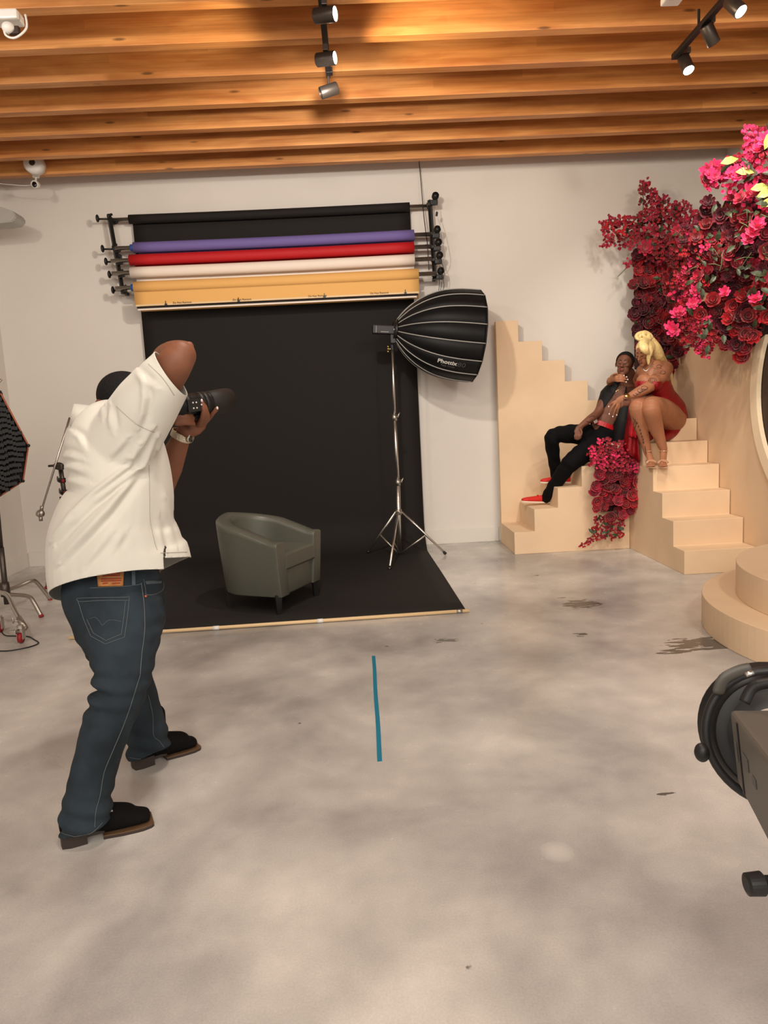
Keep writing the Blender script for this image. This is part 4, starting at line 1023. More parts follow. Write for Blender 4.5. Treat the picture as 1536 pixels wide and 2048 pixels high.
    CR = [crease([(830, 740), (740, 900), (660, 1010), (430, 1190), (250, 1360), (100, 1540)], .010, .016), crease([(860, 800), (770, 980), (600, 1120), (400, 1270), (230, 1430), (120, 1560)], .010, .017),
          crease([(850, 900), (710, 1080), (520, 1330), (360, 1500), (160, 1700)], .014, .018), crease([(640, 810), (590, 875), (530, 940)], .010, .008), crease([(730, 850), (690, 930), (640, 960)], .009, .010),
          crease([(780, 370), (790, 500), (770, 620), (735, 710)], .011, .012), crease([(730, 300), (770, 350), (850, 400)], .012, .008), crease([(480, 560), (465, 640)], .008, .007), crease([(520, 560), (545, 730)], .010, .008),
          crease([(165, 900), (230, 900), (300, 930)], .012, .010), crease([(165, 975), (240, 975), (320, 1000)], .012, .010), crease([(170, 1050), (250, 1080), (350, 1110)], .012, .009), crease([(250, 740), (300, 770), (340, 850)], .010, .008),
          crease([(530, 1500), (420, 1640), (330, 1740)], .012, .007), crease([(640, 1480), (560, 1600)], .012, .005), crease([(930, 1250), (960, 1420), (1000, 1560)], .014, .008), crease([(880, 1380), (900, 1500), (930, 1600)], .012, .006)]
    def segdist(p, a_, b_):
        ab = b_-a_; t = max(0, min(1, (p-a_).dot(ab)/ab.length_squared)); q = a_+ab*t; d_ = p-q
        side = (ab.x*d_.z-ab.z*d_.x); return d_.length, (1 if side > 0 else -1), t
    def folds(b):
        b.normal_update()
        # project every vertex along the sight line on the y = 2.3 plane so the creases sit where they were drawn
        for v in b.verts:
            if v.normal.y > .35: 
                v.co += v.normal*.003*noise.noise(v.co*6); continue
            d_ = v.co-EYE; q = EYE+d_*(2.3/d_.y); a = 0
            for pts, w, h in CR:
                best = None; n_ = len(pts)-1
                for i in range(n_):
                    r = segdist(q, pts[i], pts[i+1])
                    if best is None or r[0] < best[0]: best = (r[0], r[1], (i+r[2])/n_)
                dd, sd_, t = best
                if dd > w*4.5: continue
                env = math.sin(PI*min(1, max(.04, t*.94+.03)))**.5
                x_ = dd*sd_/w
                a += h*env*.85*(math.exp(-(x_+.9)**2)-.9*math.exp(-(x_-.7)**2))
            hd = (v.co-h2).dot(-hn)
            a += .004*math.exp(-(hd/.16)**2)*math.sin(v.co.x*30+v.co.y*31)
            a += .003*noise.noise(v.co*6)
            v.co += v.normal*a
    edit(me, folds)
    shirt = link('polo_shirt', me, 'polo', root, True); thicken(shirt, .003)
    from mathutils.bvhtree import BVHTree
    b = BM(); b.from_mesh(me); sht = BVHTree.FromBMesh(b); b.free()
    def onj_(x, y, lift, tree):
        d = (P(x, y, 1)-EYE).normalized(); h = tree.ray_cast(EYE, d)
        return (h[0]+h[1]*lift if h[0] is not None else None)
    def seam_(pts, m='denim_stitch', r=.0012, name='stitching', par=None, tree=None, lift=.0012, n=8, lin=False):
        out = []; vs = [V((x, y, 0)) for x, y in pts]
        if lin: sq = [vs[i].lerp(vs[i+1], k/n) for i in range(len(vs)-1) for k in range(n)]+[vs[-1]]
        else: sq = spline(vs, n)
        for q in sq:
            h = onj_(q.x, q.y, lift, tree)
            if h is not None and (not out or (h-out[-1]).length < .05): out.append(h)
        if len(out) > 2:
            bm = BM(); tube(bm, out, r, seg=6); return obj(name, bm, m, par, True)
    for pts in ([(297, 728), (326, 757), (348, 790)], [(233, 813), (271, 846), (295, 859), (309, 864)], [(128, 1181), (163, 1157), (201, 1144), (250, 1131), (311, 1124)], [(298, 930), (299, 1000), (300, 1040), (308, 1080), (314, 1100)], [(321, 1106), (350, 1105), (374, 1104)]):
        seam_(pts, 'polo_stitch', .0011, 'stitching', shirt, sht, .0006, 14)
    # collar
    bm = BM(); cols = []
    nk = P(204, 829, 2.58)
    for k in range(25):
        an = -2.5+5.0*k/24 + PI*.98
        c, s_ = math.cos(an), math.sin(an)
        t = V((c*.088+.0, s_*.085, .010-.03*c*.6)); q = V((c*.110, s_*.108, -.052-.035*c*.6)); 
        cols.append([bm.verts.new(nk+t*.96+V((0, 0, .005))), bm.verts.new(nk+t+V((0, 0, .014))), bm.verts.new(nk+(t+q)/2*1.03+V((0, 0, .004))), bm.verts.new(nk+q)])
    for A_, B_ in zip(cols, cols[1:]):
        for j in range(3): bm.faces.new((A_[j], A_[j+1], B_[j+1], B_[j]))
    o = obj('collar', bm, 'polo', shirt, True); thicken(o, .004)

    # ---- jeans
    bm = BM()
    sil(bm, [(138, 1165, 316, 1135, 2.50, .155), (130, 1190, 326, 1165, 2.50, .165), (138, 1215, 329, 1200, 2.50, .17), (150, 1245, 328, 1232, 2.50, .165)], n=4, seg=32)
    # right leg
    sil(bm, [(166, 1225, 328, 1215, 2.43, .115), (172, 1275, 322, 1268, 2.40, .12), (184, 1320, 310, 1308, 2.37, .11), (190, 1352, 303, 1345, 2.35, .10), (190, 1385, 291, 1386, 2.34, .095), (177, 1420, 275, 1420, 2.33, .092), (160, 1470, 255, 1475, 2.31, .088),
             (146, 1524, 237, 1530, 2.30, .083), (132, 1590, 222, 1590, 2.28, .08), (122, 1630, 221, 1620, 2.27, .083), (122, 1660, 205, 1650, 2.27, .082), (123, 1685, 197, 1680, 2.27, .08)], n=5, seg=28)
    # left leg, further away
    sil(bm, [(146, 1225, 250, 1225, 2.62, .115), (160, 1260, 268, 1250, 2.64, .11), (178, 1310, 288, 1300, 2.67, .10), (205, 1355, 302, 1350, 2.70, .09), (226, 1395, 314, 1392, 2.73, .085), (244, 1435, 326, 1435, 2.76, .08), (254, 1475, 336, 1474, 2.78, .076), (256, 1500, 337, 1492, 2.79, .078), (258, 1530, 330, 1520, 2.79, .078)], n=5, seg=28)
    me = fuse(bm, .007, 7)
    def cut_leg(co, no, ylim):
        def f(b):
            reg = [q for q in b.faces if abs((q.calc_center_median()-co).dot(no)) < .06 and q.calc_center_median().z < .5 and ylim(q.calc_center_median())]
            gg = list({v for q in reg for v in q.verts})+list({e_ for q in reg for e_ in q.edges})+reg
            bmesh.ops.bisect_plane(b, geom=gg, plane_co=co, plane_no=no)
            fs = [q for q in b.faces if (q.calc_center_median()-co).dot(no) > 1e-5 and q.calc_center_median().z < .5 and ylim(q.calc_center_median())]
            bmesh.ops.delete(b, geom=fs, context='FACES')
        edit(me, f)
    cut_leg(P(159, 1670, 2.20), V((.20, -.12, -.97)), lambda c: c.y < 2.54)
    cut_leg(P(290, 1516, 2.71), V((.26, -.10, -.95)), lambda c: c.y > 2.54)
    kn = P(240, 1370, 2.35); an1 = P(165, 1640, 2.28); an2 = P(300, 1500, 2.78)
    def jf(b):
        b.normal_update()
        for v in b.verts:
            c = v.co; a = 0
            dk = c.z-kn.z
            back = max(0, min(1, (kn.x+.02-c.x)/.08))
            a += .012*math.exp(-(dk/.075)**2)*math.sin(dk*105+c.x*18+c.y*12)*(.35+.65*back)*(1 if c.y < 2.55 else .3)
            for an_ in (an1, an2):
                r = (V((c.x, c.y, 0))-V((an_.x, an_.y, 0))).length
                if r < .22: a += .0065*math.exp(-((c.z-an_.z)/.10)**2)*math.sin((c.z)*95+c.x*25+c.y*14+2*noise.noise(c*5))
            a += .0035*noise.noise(c*9)+.002*noise.noise(c*22)
            d2 = c-P(320, 1225, 2.42)
            a += .004*math.exp(-(d2.length/.12)**2)*math.sin(c.z*110+c.x*40)
            v.co += v.normal*a
    edit(me, jf)
    jeans = link('jeans', me, 'denim', root, True); thicken(jeans, .003)
    b = BM(); b.from_mesh(me); bvh = BVHTree.FromBMesh(b); b.free()
    seam0, onj0 = seam_, onj_
    def onj(x, y, lift=.0025, tree=None): return onj0(x, y, lift, tree or bvh)
    def seam(pts, m='denim_stitch', r=.0012, name='stitching', par=jeans, tree=None, lift=.0012, n=8, lin=False): return seam0(pts, m, r, name, par, tree or bvh, lift, n, lin)
    # yoke, pockets, side seam, patch, belt loop
    seam([(180, 1176), (220, 1174), (260, 1172), (283, 1168)]); seam([(154, 1197), (166, 1196), (200, 1195), (240, 1195), (259, 1194)])
    seam([(154, 1197), (160, 1203), (200, 1201), (257, 1201)]); seam([(259, 1194), (255, 1232), (249, 1274), (211, 1288), (182, 1272), (167, 1236), (156, 1200)], lin=True, n=6); seam([(251, 1203), (248, 1232), (243, 1268), (212, 1281), (187, 1266), (174, 1238)], lin=True, n=6)
    seam([(180, 1238), (192, 1235), (205, 1251)], r=.0008); seam([(205, 1251), (220, 1240), (243, 1243)], r=.0008)
    seam([(282, 1165), (288, 1210), (289, 1260), (283, 1310), (280, 1350)], r=.0016); seam([(280, 1350), (266, 1395), (258, 1420), (243, 1460), (226, 1500), (208, 1545), (200, 1590), (192, 1620), (189, 1655)], r=.0014)
    seam([(287, 1158), (291, 1180), (293, 1190), (312, 1188), (326, 1178), (326, 1165)]); seam([(290, 1163), (308, 1162), (322, 1165)])
    seam([(296, 1390), (305, 1430), (307, 1470), (318, 1482), (328, 1495)], r=.0013)
    seam([(118, 1663), (135, 1669), (160, 1673), (185, 1664), (205, 1645)]); seam([(259, 1515), (285, 1518), (310, 1508), (333, 1495)])
    def patch(poly, name, m, par, lift=.004, res=8, th=.0015):
        a, b_, c, d = poly; bm = BM(); g = []
        for j in range(res+1):
            row = []
            for i in range(res+1):
                u, v = i/res, j/res
                x = (a[0]*(1-u)+b_[0]*u)*(1-v)+(d[0]*(1-u)+c[0]*u)*v; y = (a[1]*(1-u)+b_[1]*u)*(1-v)+(d[1]*(1-u)+c[1]*u)*v
                h = onj(x, y, lift); row.append(bm.verts.new(h if h is not None else P(x, y, 2.3)))
            g.append(row)
        for j in range(res):
            for i in range(res): bm.faces.new((g[j][i], g[j][i+1], g[j+1][i+1], g[j+1][i]))
        o = obj(name, bm, m, par, True); thicken(o, th, 1); return o
    pt = patch([(194, 1143), (248, 1130), (246, 1172), (197, 1173)], 'leather_patch', 'leather_patch', jeans, .005)
    for (x0, x1, y) in ((206, 240, 1148), (206, 240, 1152), (203, 242, 1158), (203, 242, 1162), (206, 216, 1167), (224, 240, 1167)):
        seam([(x0, y), ((x0+x1)/2, y-1), (x1, y-1.5)], 'patch_ink', .0017, 'printed_mark', pt.parent and jeans, None, .0075, 4)
    patch([(262, 1140), (269, 1139), (270, 1172), (263, 1173)], 'belt_loop', 'denim_light', jeans, .006)
    patch([(290, 1163), (322, 1162), (322, 1167), (292, 1169)], 'coin_pocket_hem', 'denim_light', jeans, .003)
    h = onj(291, 1193, .002); bm = BM(); ell(bm, h, (.005, .005, .005)); obj('rivet', bm, 'copper', jeans, True)

    # ---- boots
    def boot(heel, toe, name='boot'):
        heel, toe = V(heel), V(toe); d = (toe-heel).normalized(); s = V((0, 0, 1)).cross(d); L_ = (toe-heel).length
        def B(f, l, z): return heel+d*f+s*l+V((0, 0, z))
        bm = BM()
        tube(bm, [B(.095, 0, .20), B(.092, 0, .15), B(.088, 0, .10), B(.085, 0, .068)], [.042, .042, .042, .042], [.048, .05, .058, .062], seg=20, round_=True, hint=d)
        pts = [B(.02, 0, .066), B(.08, 0, .068), B(.14, 0, .058), B(.20, 0, .047), B(L_-.055, 0, .037), B(L_-.02, 0, .031)]
        tube(bm, spline(pts, 4), lerp_list([.036, .038, .042, .049, .047, .042], 21), lerp_list([.050, .052, .050, .040, .028, .020], 21), seg=20, round_=True, hint=V((0, 0, 1)))
        me = fuse(bm, .006, 5); o = link(name, me, 'suede', root, True)
        out = []
        for f, w in ((-.012, .0), (-.008, .028), (.02, .037), (.07, .036), (.12, .036), (.18, .048), (.23, .053), (L_-.03, .053), (L_-.005, .047), (L_+.004, .038)): out.append((f, w))
        poly = [(f, w) for f, w in out]+[(f, -w) for f, w in out[::-1]][0:-1]
        def slab(z0, z1, lo, hi, m, nm):
            bm = BM(); pl = [(f, w) for f, w in poly if lo <= f <= hi]
            A = [bm.verts.new(B(f, w, z0)) for f, w in pl]; C = [bm.verts.new(B(f, w, z1)) for f, w in pl]; n = len(pl)
            for k in range(n): bm.faces.new((A[k], A[(k+1) % n], C[(k+1) % n], C[k]))
            bm.faces.new(A[::-1]); bm.faces.new(C); return obj(nm, bm, m, o)
        slab(.010, .0145, .10, 1, 'boot_welt', 'welt')
        slab(.0, .010, .11, .30, 'boot_heel', 'sole')
        slab(.0, .042, -1, .095, 'boot_heel', 'heel')
        bm = BM(); box(bm, B(.085, 0, .027), (.08, .06, .012), Matrix((d, s, V((0, 0, 1)))).transposed()); obj('shank', bm, 'boot_heel', o)
        return o, B
    b1, B = boot((-1.072, 2.262, 0), (-.815, 2.375, 0)); 
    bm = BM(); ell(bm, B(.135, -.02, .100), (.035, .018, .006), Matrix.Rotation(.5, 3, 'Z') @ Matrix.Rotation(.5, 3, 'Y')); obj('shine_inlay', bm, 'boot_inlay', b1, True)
    boot((-1.0, 2.785, 0), (-.787, 2.945, 0))
    # ---- watch
    wc = P(363, 871, 2.79); wd = (P(338, 935, 2.82)-P(368, 862, 2.79)).normalized()
    a_, b_ = frame(wd); n = 30
    wt = None
    bm = BM(); cols = []
    for k in range(n):
        an = 2*PI*k/n; r = .037; rad = a_*math.cos(an)*r*1.02+b_*math.sin(an)*r*.84
        cols.append([bm.verts.new(wc+rad*m_+wd*z) for m_, z in ((1, -.013), (1.09, -.013), (1.09, .013), (1, .013))])
    for k in range(n):
        for j in range(4): bm.faces.new((cols[k][j], cols[k][(j+1) % 4], cols[(k+1) % n][(j+1) % 4], cols[(k+1) % n][j]))
    wt = obj('wristwatch', bm, 'watch_steel', root)
    cc = P(378, 876, 2.775); bm = BM(); cyl(bm, cc, cc+(cc-wc).normalized()*.010, .018, seg=24); obj('watch_case', bm, 'watch_steel', wt, True)
    bm = BM(); cyl(bm, cc+(cc-wc).normalized()*.009, cc+(cc-wc).normalized()*.011, .014, seg=24); obj('watch_face', bm, 'glass_dark', wt, True)
    # ring
    rc_ = P(411, 837, ph-.03); bm = BM(); tube(bm, [rc_+V((.012*math.cos(t), 0, .004*math.cos(t)))+V((0, .012*math.sin(t), 0)) for t in [k*PI/6 for k in range(12)]], .0018, seg=6, closed=True); obj('finger_ring', bm, 'black_metal', root, True)
    return root
photographer()
# camera held by the photographer
def held_camera():
    A, Bq = P(352, 812, 2.66), P(457, 801, 2.86); d = (Bq-A).normalized(); L_ = (Bq-A).length
    e = empty('camera', A, 'black camera with a long zoom lens held up by the photographer', 'camera')
    def S(f): return A+d*(L_*f)
    bm = BM(); tube(bm, [S(-.20), S(.0), S(.02), S(.3), S(.32), S(.52), S(.53), S(.58)], [.036, .038, .041, .041, .0405, .0405, .042, .042], seg=36); o = obj('lens_barrel', bm, 'camera_black', e, True)
    bv = o.modifiers.new('e', 'EDGE_SPLIT'); bv.split_angle = .6
    bm = BM(); tube(bm, [S(.58), S(.60), S(.62), S(1.0)], [.040, .040, .044, .049], seg=36, cap=False)
    # petal-shaped front edge of the hood
    side = d.cross(V((0, 0, 1))).normalized(); up = side.cross(d)
    for v in list(bm.verts)[-36:]:
        q = v.co-S(1.0); an = math.atan2(q.dot(up), q.dot(side)); v.co -= d*(.022*(1-abs(math.cos(an-.5)))+.0)
    o = obj('lens_hood', bm, 'camera_hood', e, True); thicken(o, .002)
    bm = BM(); cyl(bm, S(.61), S(.625), .036, seg=30); obj('front_glass', bm, 'glass_dark', e, True)
    for f in (.10, .36, .44):
        bm = BM(); tube(bm, [S(f), S(f+.09)], .0425, seg=48); obj('focus_ring', bm, 'black_plastic', e, True)
    R3 = Matrix((d, side, up)).transposed()
    bm = BM(); box(bm, S(.24)+side*.040-up*.004, (.085, .012, .046), R3, bev=.003); sp = obj('switch_panel', bm, 'black_plastic', e)
    for (f, z) in ((.25, .010), (.25, -.010), (.31, .010), (.31, -.010), (.40, .0)):
        bm = BM(); ell(bm, S(f-.09)+side*.047+up*(z-.004), (.003, .002, .003)); obj('switch', bm, 'white_plastic', sp, True)
    bm = BM(); box(bm, S(.35)-up*.050, (.06, .03, .018), R3, bev=.004); obj('tripod_foot', bm, 'camera_black', e)
    bm = BM(); box(bm, S(-.34)-side*.02, (.055, .125, .10), R3, bev=.012); box(bm, S(-.30)+up*.062, (.06, .06, .035), R3, bev=.01); box(bm, S(-.32)+side*.028, (.07, .04, .105), R3, bev=.012)
    obj('camera_body', bm, 'camera_black', e, True)
    bm = BM(); box(bm, S(-.47)+up*.055, (.025, .045, .032), R3, bev=.006); obj('eyecup', bm, 'black_plastic', e)
    bm = BM(); tube(bm, spline([S(-.15)-up*.040-V((0, .05, 0)), S(-.2)-up*.075-V((0, .06, 0)), S(-.3)-up*.05-V((0, .06, 0)), S(-.26)-up*.01-V((0, .07, 0))], 6), .0045, .002, seg=8); obj('neck_strap', bm, 'black_cloth', e, True)
held_camera()

# ------------------------------------------------------------------ the seated man
def ink(tree, pts, m, par, r=.0022, name='tattoo', lift=.0006, n=5):
    out = []
    for q in spline([V((x, y, 0)) for x, y in pts], n):
        d = (P(q.x, q.y, 1)-EYE).normalized(); h = tree.ray_cast(EYE, d)
        if h[0] is not None and (not out or (h[0]-out[-1]).length < .05): out.append(h[0]+h[1]*lift)
    if len(out) > 2:
        bm = BM(); tube(bm, out, r, seg=5); return obj(name, bm, m, par, True)
from mathutils.bvhtree import BVHTree
def tree_of(me):
    b = BM(); b.from_mesh(me); t = BVHTree.FromBMesh(b); b.free(); return t
def shoe(par, heel, toe, name, m, solem, h=.075, up=V((0, 0, 1))):
    heel, toe = V(heel), V(toe); d = (toe-heel).normalized(); s = up.cross(d).normalized(); u = d.cross(s); L_ = (toe-heel).length
    def B(f, l, z): return heel+d*f+s*l+u*z
    bm = BM()
    tube(bm, spline([B(.03, 0, h*.55), B(.09, 0, h*.55), B(.15, 0, h*.48), B(L_-.06, 0, h*.36), B(L_-.022, 0, h*.30)], 4), lerp_list([.030, .033, .042, .045, .033], 17), lerp_list([h*.5, h*.48, h*.42, h*.30, h*.22], 17), seg=18, round_=True, hint=u)
    me = fuse(bm, .006, 3); o = link(name, me, m, par, True)
    bm = BM(); out = [(0, .012), (.01, .028), (.05, .032), (.12, .036), (.19, .045), (L_-.05, .043), (L_-.015, .028), (L_, .01)]; pl = out+[(f, -w) for f, w in out[::-1]]
    A = [bm.verts.new(B(f, w, 0)) for f, w in pl]; C = [bm.verts.new(B(f, w, .014)) for f, w in pl]; n = len(pl)
    for k in range(n): bm.faces.new((A[k], A[(k+1) % n], C[(k+1) % n], C[k]))
    bm.faces.new(A[::-1]); bm.faces.new(C); obj('shoe_sole', bm, solem, o)
    bm = BM(); tube(bm, spline([B(.125, -.032, h*.72), B(.14, -.012, h*.95), B(.14, .012, h*.95), B(.125, .032, h*.72)], 4), .005, seg=6); obj('moccasin_tie', bm, m, o, True)
    return o
def man():
    root = empty('person', P(1215, 905, 6.9), 'man in open black vest, black trousers and red shoes, leaning back on the stairs', 'person')
    bm = BM()
    hc = P(1249, 729, 6.72); M = hframe(hc, (-.52, -.83, .10), (.13, .05, 1)); s = .235
    head_pieces(bm, M, s, 1.05)
    limb(bm, [P(1252, 785, 6.84), P(1254, 768, 6.82), P(1256, 748, 6.79)], [.075, .068, .066])
    # trunk, leaning back to the right
    limb(bm, [P(1246, 782, 6.86), P(1238, 800, 6.86), P(1222, 835, 6.86), P(1210, 862, 6.87), P(1208, 880, 6.88)], [.14, .175, .145, .14, .14], [.09, .115, .10, .105, .12], seg=24)
    limb(bm, [P(1222, 785, 6.86), P(1262, 776, 6.84)], [.06, .065])
    # his right arm down to his thigh
    limb(bm, [P(1221, 786, 6.86), P(1207, 806, 6.84), P(1195, 826, 6.80), P(1180, 838, 6.74), P(1163, 851, 6.70)], [.054, .05, .040, .037, .026])
    w = P(1163, 851, 6.70); limb(bm, [w, P(1158, 858, 6.69), P(1154, 866, 6.68)], [.026, .036, .034], [.018, .018, .016])
    for k, (dx, dy) in enumerate(((-2.5, 16), (.5, 18), (3.5, 17), (6, 14))):
        finger(bm, [P(1152+k*2.6, 866, 6.67), P(1152+dx+k*1.2, 872, 6.655), P(1152.5+dx*.9+k, 866+dy*.75, 6.66)], .0098, .008)
    finger(bm, [P(1160, 857, 6.67), P(1163.5, 864, 6.65), P(1162, 871, 6.65)], .011, .009)
    # his left arm over her lap
    limb(bm, [P(1263, 782, 6.78), P(1280, 792, 6.55), P(1302, 800, 6.30), P(1288, 802, 6.22), P(1264, 803, 6.20)], [.06, .054, .046, .040, .028])
    w = P(1262, 803, 6.20); limb(bm, [w, P(1256, 804, 6.19), P(1250, 806, 6.20)], [.028, .036, .034], [.018, .02, .018])
    for k in range(4): finger(bm, [P(1251, 801+k*2.8, 6.20), P(1245, 803+k*2.8, 6.19), P(1242, 807+k*2.5, 6.2)], .0098, .008)
    finger(bm, [P(1258, 800, 6.18), P(1253, 797, 6.17), P(1248, 798, 6.17)], .011, .009)
    me = fuse(bm, .0055, 3); body = link('body', me, 'skin_dark', root, True)
    face_parts(body, M, s, 'lips_brown', 'hair_black')
    tr = tree_of(me)
    for pts in (((1275, 786), (1281, 790), (1277, 795)), ((1284, 790), (1291, 796), (1285, 799)), ((1274, 797), (1290, 803), (1300, 800)), ((1270, 806), (1284, 808), (1297, 806)), ((1178, 836), (1184, 832), (1189, 833)), ((1172, 842), (1178, 844), (1184, 840))): ink(tr, pts, 'tattoo', body, .003)
    # ears are part of the body; short hair with a sharp line
    bm = BM(); R = M.to_3x3(); ell(bm, M @ (V((0, -.085, .14))*s), (.338*s, .412*s, .368*s), R, 40, 30)
    h = bpy.data.meshes.new('h'); bm.to_mesh(h); bm.free(); cut(h, M @ (V((0, .20, .30))*s), R @ V((0, .86, -.5))); cut(h, M @ (V((0, -.1, -.10))*s), R @ V((0, -.1, -1)))
    o = link('hair', h, 'hair_black', root, True); thicken(o, .004, 1)
    # trousers
    bm = BM()
    limb(bm, [P(1211, 864, 6.87), P(1208, 876, 6.88), P(1214, 892, 6.90)], [.140, .152, .15], [.125, .13, .12], seg=26)
    limb(bm, [P(1214, 890, 6.84), P(1178, 900, 6.74), P(1146, 922, 6.68), P(1136, 932, 6.70), P(1112, 966, 6.82), P(1092, 996, 6.93)], [.115, .108, .086, .08, .066, .050], [.11, .10, .085, .08, .062, .05], seg=22)
    limb(bm, [P(1194, 872, 6.93), P(1150, 868, 6.86), P(1112, 870, 6.80), P(1104, 880, 6.80), P(1108, 918, 6.92), P(1113, 958, 7.0)], [.115, .095, .074, .072, .060, .048], seg=22)
    me = fuse(bm, .007, 4)
    def wr(b):
        b.normal_update()
        for v in b.verts: v.co += v.normal*(.004*math.sin(v.co.z*60+v.co.x*50)*.6+.004*noise.noise(v.co*12))
    edit(me, wr); tro = link('trousers', me, 'black_cloth', root, True)
    # belt
    bc = P(1209, 852, 6.87); ax_ = V((.40, 0, .91)).normalized(); a_, b_ = frame(ax_); cols = []; bm = BM(); n = 36
    for k in range(n):
        an = 2*PI*k/n; rad = a_*math.cos(an)*.150+b_*math.sin(an)*.118
        cols.append([bm.verts.new(bc+rad*m_+ax_*z) for m_, z in ((1, -.021), (1.05, -.021), (1.05, .021), (1, .021))])
    for k in range(n):
        for j in range(4): bm.faces.new((cols[k][j], cols[k][(j+1) % 4], cols[(k+1) % n][(j+1) % 4], cols[(k+1) % n][j]))
    be = obj('belt', bm, 'belt_red', root)
    bk = P(1191, 842, 6.76); bm = BM(); box(bm, bk, (.04, .012, .045), Matrix.Rotation(-.4, 3, 'Y'), bev=.004); obj('buckle', bm, 'chrome', be)
    # vest: open at the front, long tail on his left
    bm = BM()
    limb(bm, [P(1244, 780, 6.86), P(1237, 797, 6.86), P(1224, 826, 6.86), P(1216, 842, 6.87)], [.15, .185, .165, .155], [.105, .13, .12, .125], seg=28)
    limb(bm, [P(1264, 780, 6.85), P(1252, 812, 6.80), P(1245, 845, 6.76), P(1240, 880, 6.76)], [.07, .10, .09, .07], [.09, .10, .10, .08], seg=20)
    me = fuse(bm, .007, 4)
    # the bare front strip: a wedge from collar to belt, on the side facing his front
    top_, bot_ = P(1247, 768, 6.76), P(1205, 848, 6.74); axd = (bot_-top_); L_ = axd.length; axd.normalize(); lat = axd.cross(V((0, 1, 0))).normalized()
    if lat.x < 0: lat = -lat
    def openf(b):
        fs = []
        for f in b.faces:
            c = f.calc_center_median(); q = c-top_; t = q.dot(axd)/L_; l = q.dot(lat)
            if c.y < 6.84 and -.3 < t < 1.3 and -(.03+.035*t) < l < (.035+.065*max(0, t)): fs.append(f)
            elif t > .93 and l < .10: fs.append(f)
        bmesh.ops.delete(b, geom=fs, context='FACES')
    edit(me, openf); cut(me, P(1250, 764, 6.85), V((.1, 0, 1)))
    v_ = link('vest', me, 'vest_cloth', root, True); thicken(v_, .006)
    # chain with pendant
    bm = BM(); tube(bm, spline([P(1243, 775, 6.73), P(1237, 780, 6.72), P(1232, 783, 6.73)], 4), .0025, seg=5); ell(bm, P(1233, 783, 6.725), (.008, .004, .010)); obj('pendant', bm, 'gold', root, True)
    a = PZ(1103, 1001, .425)
    shoe(root, P(1101, 1006, 6.96)*1.0, P(1042, 1004, 6.90), 'shoe', 'shoe_red', 'shoe_sole')
    shoe(root, P(1141, 966, 7.03), P(1080, 966, 6.98), 'shoe', 'shoe_red', 'shoe_sole')
    return root
man()

